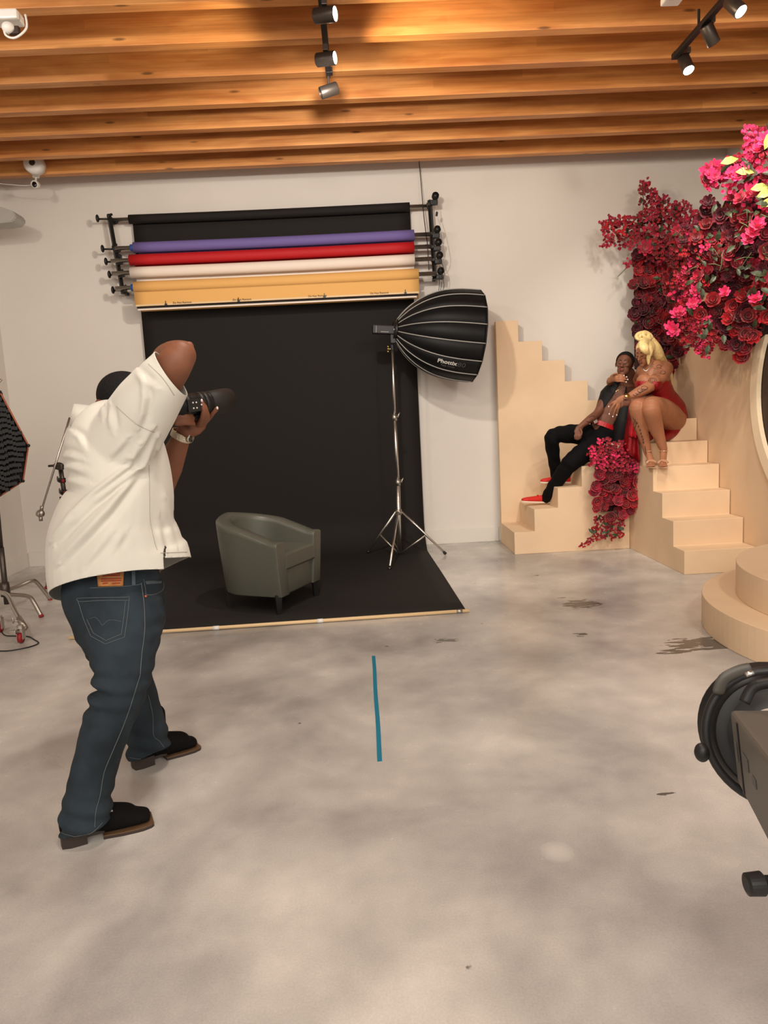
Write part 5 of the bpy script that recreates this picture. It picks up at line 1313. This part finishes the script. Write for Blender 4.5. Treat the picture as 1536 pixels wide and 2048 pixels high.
# ------------------------------------------------------------------ the seated woman
def woman():
    root = empty('person', P(1335, 850, 6.55), 'blonde tattooed woman in a short red sequin dress and clear heels, embracing the man', 'person')
    bm = BM(); hc = P(1289, 706, 6.40); M = hframe(hc, (-.74, -.55, -.30), (-.06, -.10, 1)); s = .225
    head_pieces(bm, M, s, .9)
    limb(bm, [P(1306, 745, 6.46), P(1300, 732, 6.44), P(1294, 718, 6.42)], [.06, .05, .048])
    limb(bm, [P(1300, 742, 6.42), P(1330, 740, 6.48)], [.062, .066])
    limb(bm, [P(1308, 740, 6.45), P(1308, 762, 6.44), P(1322, 792, 6.50), P(1335, 826, 6.58), P(1338, 838, 6.60)], [.12, .145, .105, .16, .165], [.09, .12, .10, .14, .14], seg=26)
    ell(bm, P(1288, 762, 6.34), (.066, .075, .062)); ell(bm, P(1306, 764, 6.30), (.066, .075, .062))    # bust
    # her left arm, across to his belly
    limb(bm, [P(1331, 737, 6.44), P(1320, 754, 6.36), P(1300, 772, 6.26), P(1278, 784, 6.22), P(1257, 794, 6.24)], [.066, .062, .052, .046, .028], seg=20)
    w = P(1255, 795, 6.24); limb(bm, [w, P(1246, 798, 6.26), P(1237, 803, 6.28)], [.026, .036, .035], [.017, .017, .015])
    for pts in (((1232, 802), (1225, 805), (1218, 812)), ((1232, 805), (1224, 815), (1219, 827)), ((1236, 808), (1230, 820), (1226, 832)), ((1240, 808), (1236, 819), (1234, 829))):
        finger(bm, [P(pts[0][0], pts[0][1], 6.28), P(pts[1][0], pts[1][1], 6.29), P(pts[2][0], pts[2][1], 6.32)], .0095, .0065)
    finger(bm, [P(1246, 801, 6.25), P(1242, 809, 6.26), P(1240, 815, 6.28)], .0105, .008)
    # her right arm, round behind his neck to his chin
    limb(bm, [P(1286, 742, 6.50), P(1276, 760, 6.75), P(1262, 768, 6.98), P(1240, 768, 6.98), P(1222, 766, 6.86), P(1220, 760, 6.74)], [.06, .052, .046, .044, .036, .028])
    limb(bm, [P(1220, 761, 6.74), P(1226, 756, 6.64), P(1233, 756, 6.58)], [.030, .038, .036], [.02, .02, .018])
    for k, (x2, y2) in enumerate(((1247, 751), (1252, 754), (1254, 759), (1251, 764))):
        finger(bm, [P(1234, 749.5+k*4.4, 6.575), P(1242, 750+k*4.2, 6.545), P(x2, y2, 6.55)], .0095, .0065)
    finger(bm, [P(1226, 753, 6.62), P(1229, 748, 6.56), P(1235, 746, 6.55)], .0105, .008)
    # legs
    limb(bm, [P(1326, 832, 6.58), P(1300, 820, 6.36), P(1277, 813, 6.18), P(1275, 822, 6.16), P(1281, 852, 6.20), P(1290, 882, 6.22), P(1296, 906, 6.22)], [.125, .098, .070, .068, .058, .042, .032], seg=24)
    limb(bm, [P(1342, 838, 6.58), P(1322, 822, 6.34), P(1303, 812, 6.12), P(1303, 823, 6.09), P(1311, 852, 6.14), P(1320, 878, 6.16), P(1327, 898, 6.16)], [.135, .115, .080, .078, .064, .045, .033], seg=24)
    for x, Y in ((1297, 6.22), (1327, 6.16)):
        dx = 6 if x < 1310 else -1
        limb(bm, [P(x, 904 if x > 1310 else 908, Y), P(x+dx*.5, 915, Y-.04), P(x+dx, 926, Y-.09), P(x+dx*1.1, 929.5, Y-.13)], [.032, .030, .036, .030], [.03, .024, .016, .010], seg=14)
        for k in range(5): finger(bm, [P(x+dx-6+k*2.9, 928, Y-.12), P(x+dx-6.5+k*3.1, 930.5, Y-.15), P(x+dx-6.5+k*3.1, 932, Y-.165)], .0095, .007)
    me = fuse(bm, .0052, 3); body = link('body', me, 'skin_tan', root, True)
    face_parts(body, M, s, 'lips_rose', 'hair_black')
    tr = tree_of(me)
    # arm tattoos: stripes near the shoulder, rose at the elbow, lines on the forearm
    for k in range(5): ink(tr, [(1303+k*1.2, 751-k*3.2), (1311+k*1.5, 749-k*3.2), (1320+k*1.5, 752-k*3.2)], 'tattoo', body, .0022)
    for cx, cy, rx in ((1305, 761, 8), (1305, 761, 5), (1289, 776, 6), (1280, 781, 5), (1318, 733, 5), (1326, 745, 5)):
        ink(tr, [(cx+rx*math.cos(t), cy+rx*.65*math.sin(t)) for t in [k*.7 for k in range(10)]], 'tattoo', body, .002)
    for k in range(5): ink(tr, [(1266+k*5, 789-k*3), (1271+k*5, 792-k*3), (1276+k*5, 787-k*3)], 'tattoo', body, .0022)
    for k, (x, y) in enumerate(((1274, 846), (1277, 853), (1280, 860), (1282, 867), (1284, 873), (1286, 879), (1287, 885))): ink(tr, [(x-1.5, y-2), (x+1, y-1), (x-1, y+1), (x+1.5, y+2)], 'tattoo', body, .0026)
    for pts in (((1266, 835), (1269, 842), (1267, 850)), ((1270, 838), (1272, 848), (1270, 856)), ((1268, 852), (1272, 862), (1274, 866)), ((1290, 892), (1291, 900), (1293, 908))): ink(tr, pts, 'tattoo', body, .0024)
    for x, y, Y in ((1217.5, 813, 6.31), (1218.5, 828, 6.31), (1225.6, 833, 6.31), (1233.5, 830, 6.31), (1248, 751, 6.535), (1253.5, 754, 6.535), (1255.5, 759, 6.535), (1252.5, 764, 6.535)):
        b2 = BM(); ell(b2, P(x, y, Y), (.0052, .004, .007)); obj('fingernail', b2, 'nail_white', body, True)
    # hair: cap, side-swept fringe, top knot, long back
    R = M.to_3x3(); bm = BM(); ell(bm, M @ (V((0, -.11, .16))*s), (.35*s, .40*s, .38*s), R, 30, 20)
    h = bpy.data.meshes.new('h'); 
    limb(bm, [P(1292, 682, 6.33), P(1287, 689, 6.25), P(1290, 698, 6.21), P(1296, 707, 6.24)], [.035, .048, .040, .016], [.03, .03, .03, .02])
    limb(bm, [P(1292, 684, 6.34), P(1300, 700, 6.30), P(1297, 715, 6.30), P(1297, 728, 6.31)], [.04, .028, .020, .010], [.03, .02, .015, .008])
    limb(bm, [P(1298, 688, 6.44), P(1310, 698, 6.44), P(1318, 712, 6.46), P(1326, 722, 6.48)], [.07, .055, .050, .022], [.07, .06, .05, .02])
    limb(bm, [P(1298, 690, 6.52), P(1312, 705, 6.55), P(1325, 722, 6.57), P(1340, 745, 6.6), P(1344, 772, 6.6)], [.07, .06, .04, .02, .012], [.07, .05, .03, .02, .01])
    me2 = fuse(bm, .006, 3)
    def hole(b):
        fs = []; co = M @ (V((0, .30, -.0))*s)
        for f in b.faces:
            q = M.inverted() @ f.calc_center_median(); q /= s
            if q.y > .16 and q.z < .06 and q.x < .12 and q.length < .55 and q.x > -.5 and q.z > -.5 and False: fs.append(f)
        bmesh.ops.delete(b, geom=fs, context='FACES')
    edit(me2, hole); hair = link('hair', me2, 'hair_blonde', root, True)
    bm = BM()
    for cx, cy, r, ph_, ti in ((1285, 672, .05, 0, .3), (1294, 671, .045, 1, -.4), (1289, 675, .05, 2, 0)):
        c = P(cx, cy, 6.38); tube(bm, [c+V((r*1.1*math.cos(t), .03*math.sin(t+ph_), r*.62*math.sin(t)+ti*.03*math.cos(t))) for t in [k*PI/10 for k in range(20)]], .0165, seg=8, closed=True)
    ell(bm, P(1290, 679, 6.39), (.06, .06, .035)); obj('top_knot', bm, 'hair_blonde', hair, True)
    # dress
    bm = BM()
    limb(bm, [P(1305, 752, 6.44), P(1309, 772, 6.45), P(1322, 794, 6.50), P(1334, 822, 6.58), P(1340, 842, 6.62)], [.150, .152, .125, .168, .165], [.130, .130, .118, .15, .14], seg=28)
    ell(bm, P(1287, 768, 6.33), (.076, .088, .066)); ell(bm, P(1307, 769, 6.29), (.076, .088, .066))
    limb(bm, [P(1340, 830, 6.60), P(1345, 850, 6.60), P(1336, 868, 6.52), P(1320, 880, 6.40)], [.10, .10, .06, .03], [.14, .12, .06, .04], seg=20)
    limb(bm, [P(1330, 818, 6.58), P(1318, 808, 6.42)], [.13, .10], [.12, .08], seg=20)
    me = fuse(bm, .0065, 3); cut(me, P(1288, 762, 6.30), V((.06, -.1, 1)))
    dr = link('dress', me, 'sequin_red', root, True)
    # hanging skirt panels beside and between the legs
    bm = BM()
    def panel(bm, quad, Y0, Y1, res=8):
        g = []
        for j in range(res+1):
            v = j/res; row = []
            for i in range(res+1):
                u = i/res; x = (quad[0][0]*(1-u)+quad[1][0]*u)*(1-v)+(quad[3][0]*(1-u)+quad[2][0]*u)*v; y = (quad[0][1]*(1-u)+quad[1][1]*u)*(1-v)+(quad[3][1]*(1-u)+quad[2][1]*u)*v
                row.append(bm.verts.new(P(x, y, Y0+(Y1-Y0)*u+.02*math.sin(u*9+v*2))))
            g.append(row)
        for j in range(res):
            for i in range(res): bm.faces.new((g[j][i], g[j][i+1], g[j+1][i+1], g[j+1][i]))
    panel(bm, [(1258, 806), (1272, 812), (1280, 925), (1246, 900)], 6.42, 6.32); o = obj('skirt_panel', bm, 'sequin_red', dr, True); thicken(o, .006)
    bm = BM(); panel(bm, [(1264, 820), (1272, 822), (1273, 876), (1257, 872)], 6.36, 6.28); o = obj('skirt_lining', bm, 'red_lining', dr, True); thicken(o, .005)
    bm = BM(); panel(bm, [(1288, 826), (1304, 834), (1312, 872), (1294, 887)], 6.34, 6.34); o = obj('skirt_panel', bm, 'sequin_red', dr, True); thicken(o, .006)
    # watch, ring, earring, necklace
    bm = BM(); wc = P(1252, 795, 6.22); cyl(bm, wc+V((0, -.015, .01)), wc+V((0, -.028, .018)), .022, seg=20); wt = obj('wristwatch', bm, 'gold', root, True)
    bm = BM(); a_ = (P(1278, 784, 6.22)-P(1255, 795, 6.24)).normalized(); fa, fb = frame(a_); cc = P(1254, 795, 6.24)
    tube(bm, [cc+fa*.032*math.cos(t)+fb*.030*math.sin(t) for t in [k*PI/10 for k in range(20)]], .007, .003, seg=8, closed=True); obj('watch_band', bm, 'gold', wt, True)
    bm = BM(); ell(bm, P(1304, 709, 6.32), (.006, .006, .012)); ell(bm, P(1303, 704, 6.32), (.004, .004, .006)); obj('earring', bm, 'chrome', root, True)
    bm = BM(); tube(bm, spline([P(1308, 722, 6.36), P(1300, 734, 6.32), P(1292, 742, 6.31), P(1286, 738, 6.33)], 5), .004, seg=6); obj('necklace', bm, 'chrome', root, True)
    # clear heeled sandals
    for x, Y in ((1297, 6.22), (1327, 6.16)):
        dx = 6 if x < 1310 else -1
        sol = BM(); A_, C_ = P(x+dx*.1, 921, Y+.03), P(x+dx*1.2, 935, Y-.16)
        tube(sol, spline([A_, P(x+dx*.5, 926, Y-.03), P(x+dx*.9, 935, Y-.09), C_], 4), lerp_list([.028, .030, .042, .036], 13), .005, seg=12, hint=(0, -.3, 1)); so = obj('sandal', sol, 'clear_strap', root, True)
        b2 = BM(); h0 = P(x+dx*.1, 921, Y+.045); tube(b2, [h0, V((h0.x, h0.y, .815))], [.013, .006], seg=10); obj('stiletto_heel', b2, 'clear_strap', so, True)
        b2 = BM(); c_ = P(x, 902, Y); tube(b2, [c_+V((.036*math.cos(t), .036*math.sin(t), 0)) for t in [k*PI/8 for k in range(16)]], .004, seg=6, closed=True); obj('ankle_strap', b2, 'clear_strap', so, True)
        b2 = BM(); c_ = P(x+dx, 927, Y-.10); tube(b2, [c_+V((.040*math.cos(t), 0, .024*math.sin(t))) for t in [k*PI/10 for k in range(11)]], .011, .0015, seg=8); obj('toe_strap', b2, 'clear_strap', so, True)
    return root
woman()
# ================================================================== stands and softbox at the left
def bent_leg(bm, a, out, foot, r):
    a, foot = V(a), V(foot); m = a.lerp(V((foot.x, foot.y, a.z)), out); m.z = a.z+.01
    n = a.lerp(V((foot.x, foot.y, a.z)), min(1, out+.18)); n.z = a.z-.05
    tube(bm, spline([a, a.lerp(m, .6), m, n, foot], 6), r, seg=10)
    return n
e = empty('rolling_light_stand', (-2.93, 5.62, 0), 'chrome turtle-base light stand with casters at the left edge', 'light stand')
cb = P(9, 1178, 5.55)
bm = BM(); cyl(bm, P(14, 1208, 5.55), P(2, 1095, 5.55), .021); cyl(bm, P(2, 1095, 5.55), P(-14, 930, 5.5), .017); obj('column', bm, 'bronze_metal', e, True)
bm = BM(); cyl(bm, P(12, 1192, 5.55), P(8, 1165, 5.55), .036); obj('leg_hub', bm, 'bronze_metal', e, True)
for a, pts in (((14, 1178), [(14, 1180, 5.55), (40, 1171, 5.65), (62, 1162, 5.72), (74, 1165, 5.78), (101, 1199, 5.86)]), ((12, 1190), [(12, 1189, 5.52), (40, 1190, 5.45), (58, 1193, 5.38), (66, 1202, 5.34), (83, 1233, 5.30)])):
    bm = BM(); tube(bm, spline([P(*q) for q in pts], 6), .0155, seg=12); lg = obj('leg', bm, 'steel', e, True)
    bm = BM(); q1_, q2_ = P(*pts[-2]), P(*pts[-1]); d = (q2_-q1_).normalized(); cyl(bm, q2_-d*.012, q2_+d*.004, .018); obj('rubber_foot', bm, 'red_rubber', lg, True)
e2 = empty('roller_base', PZ(20, 1270), 'chrome leg ending in a locking red caster wheel, lower left', 'caster stand')
bm = BM(); tube(bm, spline([P(-30, 1180, 5.1), P(0, 1185, 5.0), P(16, 1192, 4.95), P(30, 1222, 4.82), P(50, 1258, 4.70)], 6), .015, seg=12); obj('leg', bm, 'chrome', e2, True)
bm = BM(); cyl(bm, P(38, 1236, 4.77), P(50, 1257, 4.70), .020); obj('leg_sleeve', bm, 'steel', e2, True)
bm = BM(); k0 = P(38, 1242, 4.74); tube(bm, [k0, k0+V((-.03, -.01, .005))], .006, seg=8); ell(bm, k0+V((-.035, -.01, .008)), (.008, .006, .022)); obj('wing_knob', bm, 'steel', e2, True)
for (x, Y) in ((42, 4.66), (-2, 4.95)):
    z = .032; c = P(x, 1275 if x > 0 else 1240, Y); c.z = .036; 
    cs = None
    bm = BM(); cyl(bm, c-V((.011, 0, 0)), c+V((.011, 0, 0)), .034, seg=24); w_ = obj('caster_wheel', bm, 'red_rubber', e2, True)
    bm = BM(); cyl(bm, c-V((.013, 0, 0)), c+V((.013, 0, 0)), .012, seg=16); obj('wheel_hub', bm, 'steel', w_, True)
    bm = BM()
    for sx in (-1, 1): box(bm, c+V((.018*sx, .005, .028)), (.004, .045, .075), bev=.002)
    box(bm, c+V((0, .005, .066)), (.045, .05, .006), bev=.002); cyl(bm, c+V((0, .005, .066)), c+V((0, .005, .085)), .022); box(bm, c+V((-.035, -.02, .045)), (.04, .03, .028), bev=.004); obj('caster_fork', bm, 'chrome', e2)
bm = BM(); tube(bm, spline([PZ(-20, 1225, .004), PZ(1, 1245, .004), PZ(4, 1264, .004), PZ(12, 1271, .004), PZ(30, 1272, .004), PZ(56, 1273, .004), PZ(68, 1279, .004), PZ(77, 1286, .004), PZ(62, 1293, .004), PZ(35, 1299, .004), PZ(10, 1302, .004), PZ(-30, 1301, .004)], 8), .0042, seg=8)
o = obj('power_cable', bm, 'black_plastic', None, True); setp(o, 'black power cable looping on the floor around the red caster', 'cable')
# grid softbox: octagonal rim seen from the front, partly out of frame
c = P(-62, 885, 5.25); R_ = 122*5.25/FPX
e = empty('gridded_softbox', c, 'black octagonal softbox with honeycomb grid and orange piping at the left edge', 'softbox')
corners = [P(*q) for q in ((-130, 770, 5.1), (-60, 738, 5.12), (0, 784, 5.18), (57, 891, 5.25), (46, 962, 5.25), (0, 992, 5.2), (-70, 1010, 5.12), (-130, 985, 5.05), (-160, 880, 5.0))]
cc = sum(corners, V())/len(corners); nrm = V((.25, -.97, .05)).normalized()
bm = BM(); apex = cc-nrm*.42; vs = [bm.verts.new(q) for q in corners]; ap = [bm.verts.new(apex+(q-cc)*.12) for q in corners]; mid_ = [bm.verts.new(cc-nrm*.2+(q-cc)*.82) for q in corners]; n = len(vs)
for k in range(n): bm.faces.new((vs[k], vs[(k+1) % n], mid_[(k+1) % n], mid_[k])); bm.faces.new((mid_[k], mid_[(k+1) % n], ap[(k+1) % n], ap[k]))
o = obj('canopy', bm, 'nylon', e); thicken(o, .004)
bm = BM(); tube(bm, corners, .006, seg=8, closed=True); obj('orange_piping', bm, 'orange_trim', e, True)
bm = BM(); vs = [bm.verts.new(cc-nrm*.05+(q-cc)*.97) for q in corners]; bm.faces.new(vs); o = obj('diffuser', bm, 'grid_grey', e); thicken(o, .002)
def pin(q, poly): return inpoly(q[0], q[1], poly)
ux = V((0, 0, 1)).cross(nrm).normalized(); uy = nrm.cross(ux); cp = [((q-cc).dot(ux), (q-cc).dot(uy)) for q in corners]
bm = BM(); st_ = .04
k = -.6
while k < .6:
    row = []; 
    xs_ = [q[0] for q in cp]; x = min(xs_)
    while x < max(xs_):
        y = k+.010*math.sin(x*38+k*9)
        if pin((x, y), cp) and pin((x+.02, y), cp):
            p = cc+ux*(x+.01)+uy*(y+.004*math.sin(x*70)); box(bm, p-nrm*.012, (.022, .045, .024), Matrix((ux, nrm, uy)).transposed())
        x += .02
    k += st_
x = -.6; i = 0
while x < .6:
    k = -.6
    while k < .6:
        if pin((x+(.03 if i % 2 else 0), k+.02), cp) and pin((x, k+.05), cp): box(bm, cc+ux*(x+(.02 if int(k/st_) % 2 else 0))+uy*(k+.02)-nrm*.01, (.004, .04, .04), Matrix((ux, nrm, uy)).transposed())
        k += st_
    x += .07; i += 1
obj('honeycomb_grid', bm, 'grid_black', e)
for q in (corners[3], corners[4], corners[2]):
    bm = BM(); ell(bm, q, (.012, .012, .012)); obj('corner_tip', bm, 'black_plastic', e, True)
bm = BM(); tube(bm, [apex, P(-14, 935, 5.5)], .02); obj('mount', bm, 'black_metal', e)
bm = BM(); tube(bm, [P(-12, 775, 5.3), P(3, 759, 5.3)], .008, seg=8); o = obj('boom_tip', bm, 'chrome', e, True)
# grip-arm stand behind the photographer
e = empty('grip_arm_stand', (-2.75, 6.2, 0), 'chrome stand with a slanting grip arm behind the photographer', 'light stand')
bm = BM(); cyl(bm, P(139.5, 835, 6.0), P(82, 1024, 5.9), .0085, seg=12); obj('grip_arm', bm, 'chrome', e, True)
bm = BM(); ell(bm, P(81, 1027, 5.9), (.034, .03, .034)); cyl(bm, P(83, 1020, 5.9), P(84, 1012, 5.9), .014); cyl(bm, P(81, 1032, 5.9), P(82, 1042, 5.9), .015); box(bm, P(76, 1028, 5.86), (.03, .02, .03), bev=.005); obj('grip_head', bm, 'steel', e, True)
bm = BM(); cyl(bm, P(121, 936, 6.05), P(131, 1004, 6.05), .019); cyl(bm, P(131, 1004, 6.05), P(150, 1150, 6.05), .021); obj('column', bm, 'bronze_metal', e, True)
bm = BM(); ell(bm, P(117, 932, 6.02), (.045, .035, .032)); cyl(bm, P(97, 932, 6.0), P(112, 931, 6.0), .010); box(bm, P(121, 934, 6.0), (.045, .04, .05), bev=.008); obj('grip_head', bm, 'bronze_metal', e, True)
for y, x in ((960, 124), (984, 128)):
    bm = BM(); cyl(bm, P(x, y-4, 6.05), P(x+.6, y+5, 6.05), .028); cl_ = obj('collar', bm, 'black_plastic', e, True)
    bm = BM(); cyl(bm, P(x+2, y+1, 5.99), P(x+2, y+3, 6.015), .012); obj('badge', bm, 'red_rubber', cl_, True)
    bm = BM(); k0 = P(x-6, y-2, 6.02); cyl(bm, P(x, y, 6.05), k0, .007, seg=8); ell(bm, k0+V((-.01, 0, 0)), (.008, .008, .026)); obj('wing_knob', bm, 'bronze_metal', e, True)
bm = BM(); cyl(bm, P(127, 993, 6.04), P(127.6, 998, 6.04), .032); obj('ring_clamp', bm, 'black_metal', e, True)
for a, b in (((101.5, 1118, 6.25), (92.5, 1176, 6.29)), ((150, 1150, 6.05), (175, 1190, 5.9)), ((150, 1150, 6.05), (190, 1160, 6.4))):
    bm = BM(); f = P(*b); f.z = .012 if b[0] < 100 else f.z; 
    if b[0] > 100: f = V((f.x, f.y, .012))
    tube(bm, [P(*a), f], .010, seg=10); lg = obj('leg', bm, 'chrome', e, True)
    bm = BM(); cyl(bm, f-V((0, 0, .008)), f+V((0, 0, .012)), .014); obj('rubber_foot', bm, 'red_rubber', lg, True)
bm = BM(); tube(bm, [P(150, 1150, 6.05), P(101.5, 1118, 6.25)], .009, seg=8); obj('leg_link', bm, 'chrome', e, True)

# ================================================================== strobe head in the near right corner
C0 = P(1554, 1474, 1.02)
e = empty('monolight', C0, 'big blurred black strobe head with a round reflector at the near right edge', 'strobe')
axd = (P(1500, 1440, 1.16)-C0).normalized(); axd = V((.36, .88, -.26)).normalized()
a_, b_ = frame(axd, V((0, 0, 1))); K1 = 1.02/FPX
def RG(t, r, k, n=48): an = 2*PI*k/n; return C0+axd*t+(a_*math.cos(an)+b_*math.sin(an))*r
def rings_obj(prof, m, name, par, n=48, closed=False):
    bm = BM(); rg = [[bm.verts.new(RG(t, r, k, n)) for k in range(n)] for t, r in prof]
    for A, B in zip(rg, rg[1:]):
        for k in range(n): bm.faces.new((A[k], A[(k+1) % n], B[(k+1) % n], B[k]))
    return obj(name, bm, m, par, True)
r0 = .104
rf = rings_obj([(-.01, .045), (.0, .085), (.02, r0-.006), (.06, r0-.002), (.07, r0+.004), (.076, r0+.004), (.076, r0-.002), (.06, r0-.006), (.02, r0-.010)], 'black_metal', 'reflector', e)
rings_obj([(-.006, r0-.010), (-.012, r0-.004), (-.006, r0+.002), (.004, r0+.002), (.004, r0-.010)], 'black_plastic', 'reflector_rim', e)
rings_obj([(.0, .05), (-.004, .07), (.0, .085)], 'black_plastic', 'locking_ring', e)
q = P(1404, 1505, 1.0); bm = BM(); ell(bm, q, (.011, .012, .0145)); obj('lock_lever', bm, 'black_plastic', e, True)
bm = BM(); tube(bm, spline([P(1437, 1382, 1.05), P(1448, 1358, 1.05), P(1475, 1343, 1.05), P(1495, 1338, 1.05)], 5), .010, .006, seg=10, round_=True); obj('umbrella_clip', bm, 'grey_plastic', e, True)
bm = BM(); tube(bm, [P(1492, 1350, .99), P(1506, 1345, .99)], .004, seg=8); obj('rim_screw', bm, 'chrome', e, True)
# body: square section box running back towards the camera, down to the right
f0 = [P(1458, 1418, .99), P(1560, 1418, .99), P(1580, 1560, 1.0), P(1474, 1565, 1.0)]
b0 = [P(1590, 1590, .72), P(1760, 1590, .72), P(1770, 1830, .74), P(1610, 1830, .74)]
bm = BM(); A = [bm.verts.new(q) for q in f0]; B = [bm.verts.new(q) for q in b0]
for k in range(4): bm.faces.new((A[k], A[(k+1) % 4], B[(k+1) % 4], B[k]))
bm.faces.new(A[::-1]); bm.faces.new(B); o = obj('body', bm, 'strobe_grey', e)
bv = o.modifiers.new('b', 'BEVEL'); bv.width = .008; bv.segments = 3
def lp(u, v, lift=0):   # on the left face of the body
    a = f0[0].lerp(b0[0], u); b = f0[3].lerp(b0[3], u); nn = (b0[0]-f0[0]).cross(f0[3]-f0[0]).normalized(); nn = nn if nn.x < 0 else -nn
    return a.lerp(b, v)+nn*lift
for (u0, u1, v0, v1, m, nm) in ((.14, .16, .05, .95, 'black_plastic', 'panel_gap'), (.20, .30, .35, .50, 'print_grey', 'label_plate'), (.06, .10, .35, .6, 'print_grey', 'button_label'), (.36, .42, .45, .55, 'print_grey', 'button_label')):
    bm = BM(); vs = [bm.verts.new(lp(u, v, .001)) for u, v in ((u0, v0), (u1, v0), (u1, v1), (u0, v1))]; bm.faces.new(vs); o = obj(nm, bm, m, e); thicken(o, .001, 0)
bm = BM(); tube(bm, spline([f0[0].lerp(f0[1], .3)+V((0, 0, .01)), f0[0].lerp(f0[1], .5)+V((0, .0, .035)), f0[0].lerp(f0[1], .9)+V((0, -.02, .05))], 5), .008, seg=8); obj('handle', bm, 'black_plastic', e, True)
kn = P(1509, 1768, .80); bm = BM(); tube(bm, [kn+V((-.011, 0, 0)), kn+V((-.009, 0, 0)), kn+V((.009, 0, 0)), kn+V((.011, 0, 0))], [.009, .0135, .0145, .012], seg=24); cyl(bm, kn, kn+V((.02, 0, -.001)), .010); cyl(bm, kn+V((.01, 0, 0)), kn+V((.085, 0, -.002)), .005); obj('tilt_knob', bm, 'black_plastic', e)
sx_ = kn.x+.085
bm = BM(); cyl(bm, (sx_, .80, .04), (sx_, .80, kn.z+.02), .014); obj('stand_pole', bm, 'black_metal', e, True)
bm = BM(); tube(bm, [V((sx_, .80, kn.z)), (f0[2]+b0[2])/2+V((.0, 0, .01))], .012, seg=10); obj('yoke', bm, 'black_metal', e, True)
for an in (0.3, 2.4, 4.5):
    bm = BM(); tube(bm, [(sx_, .80, .35), (sx_+.32*math.cos(an), .80+.32*math.sin(an), .012)], .009, seg=8); obj('stand_leg', bm, 'black_metal', e, True)
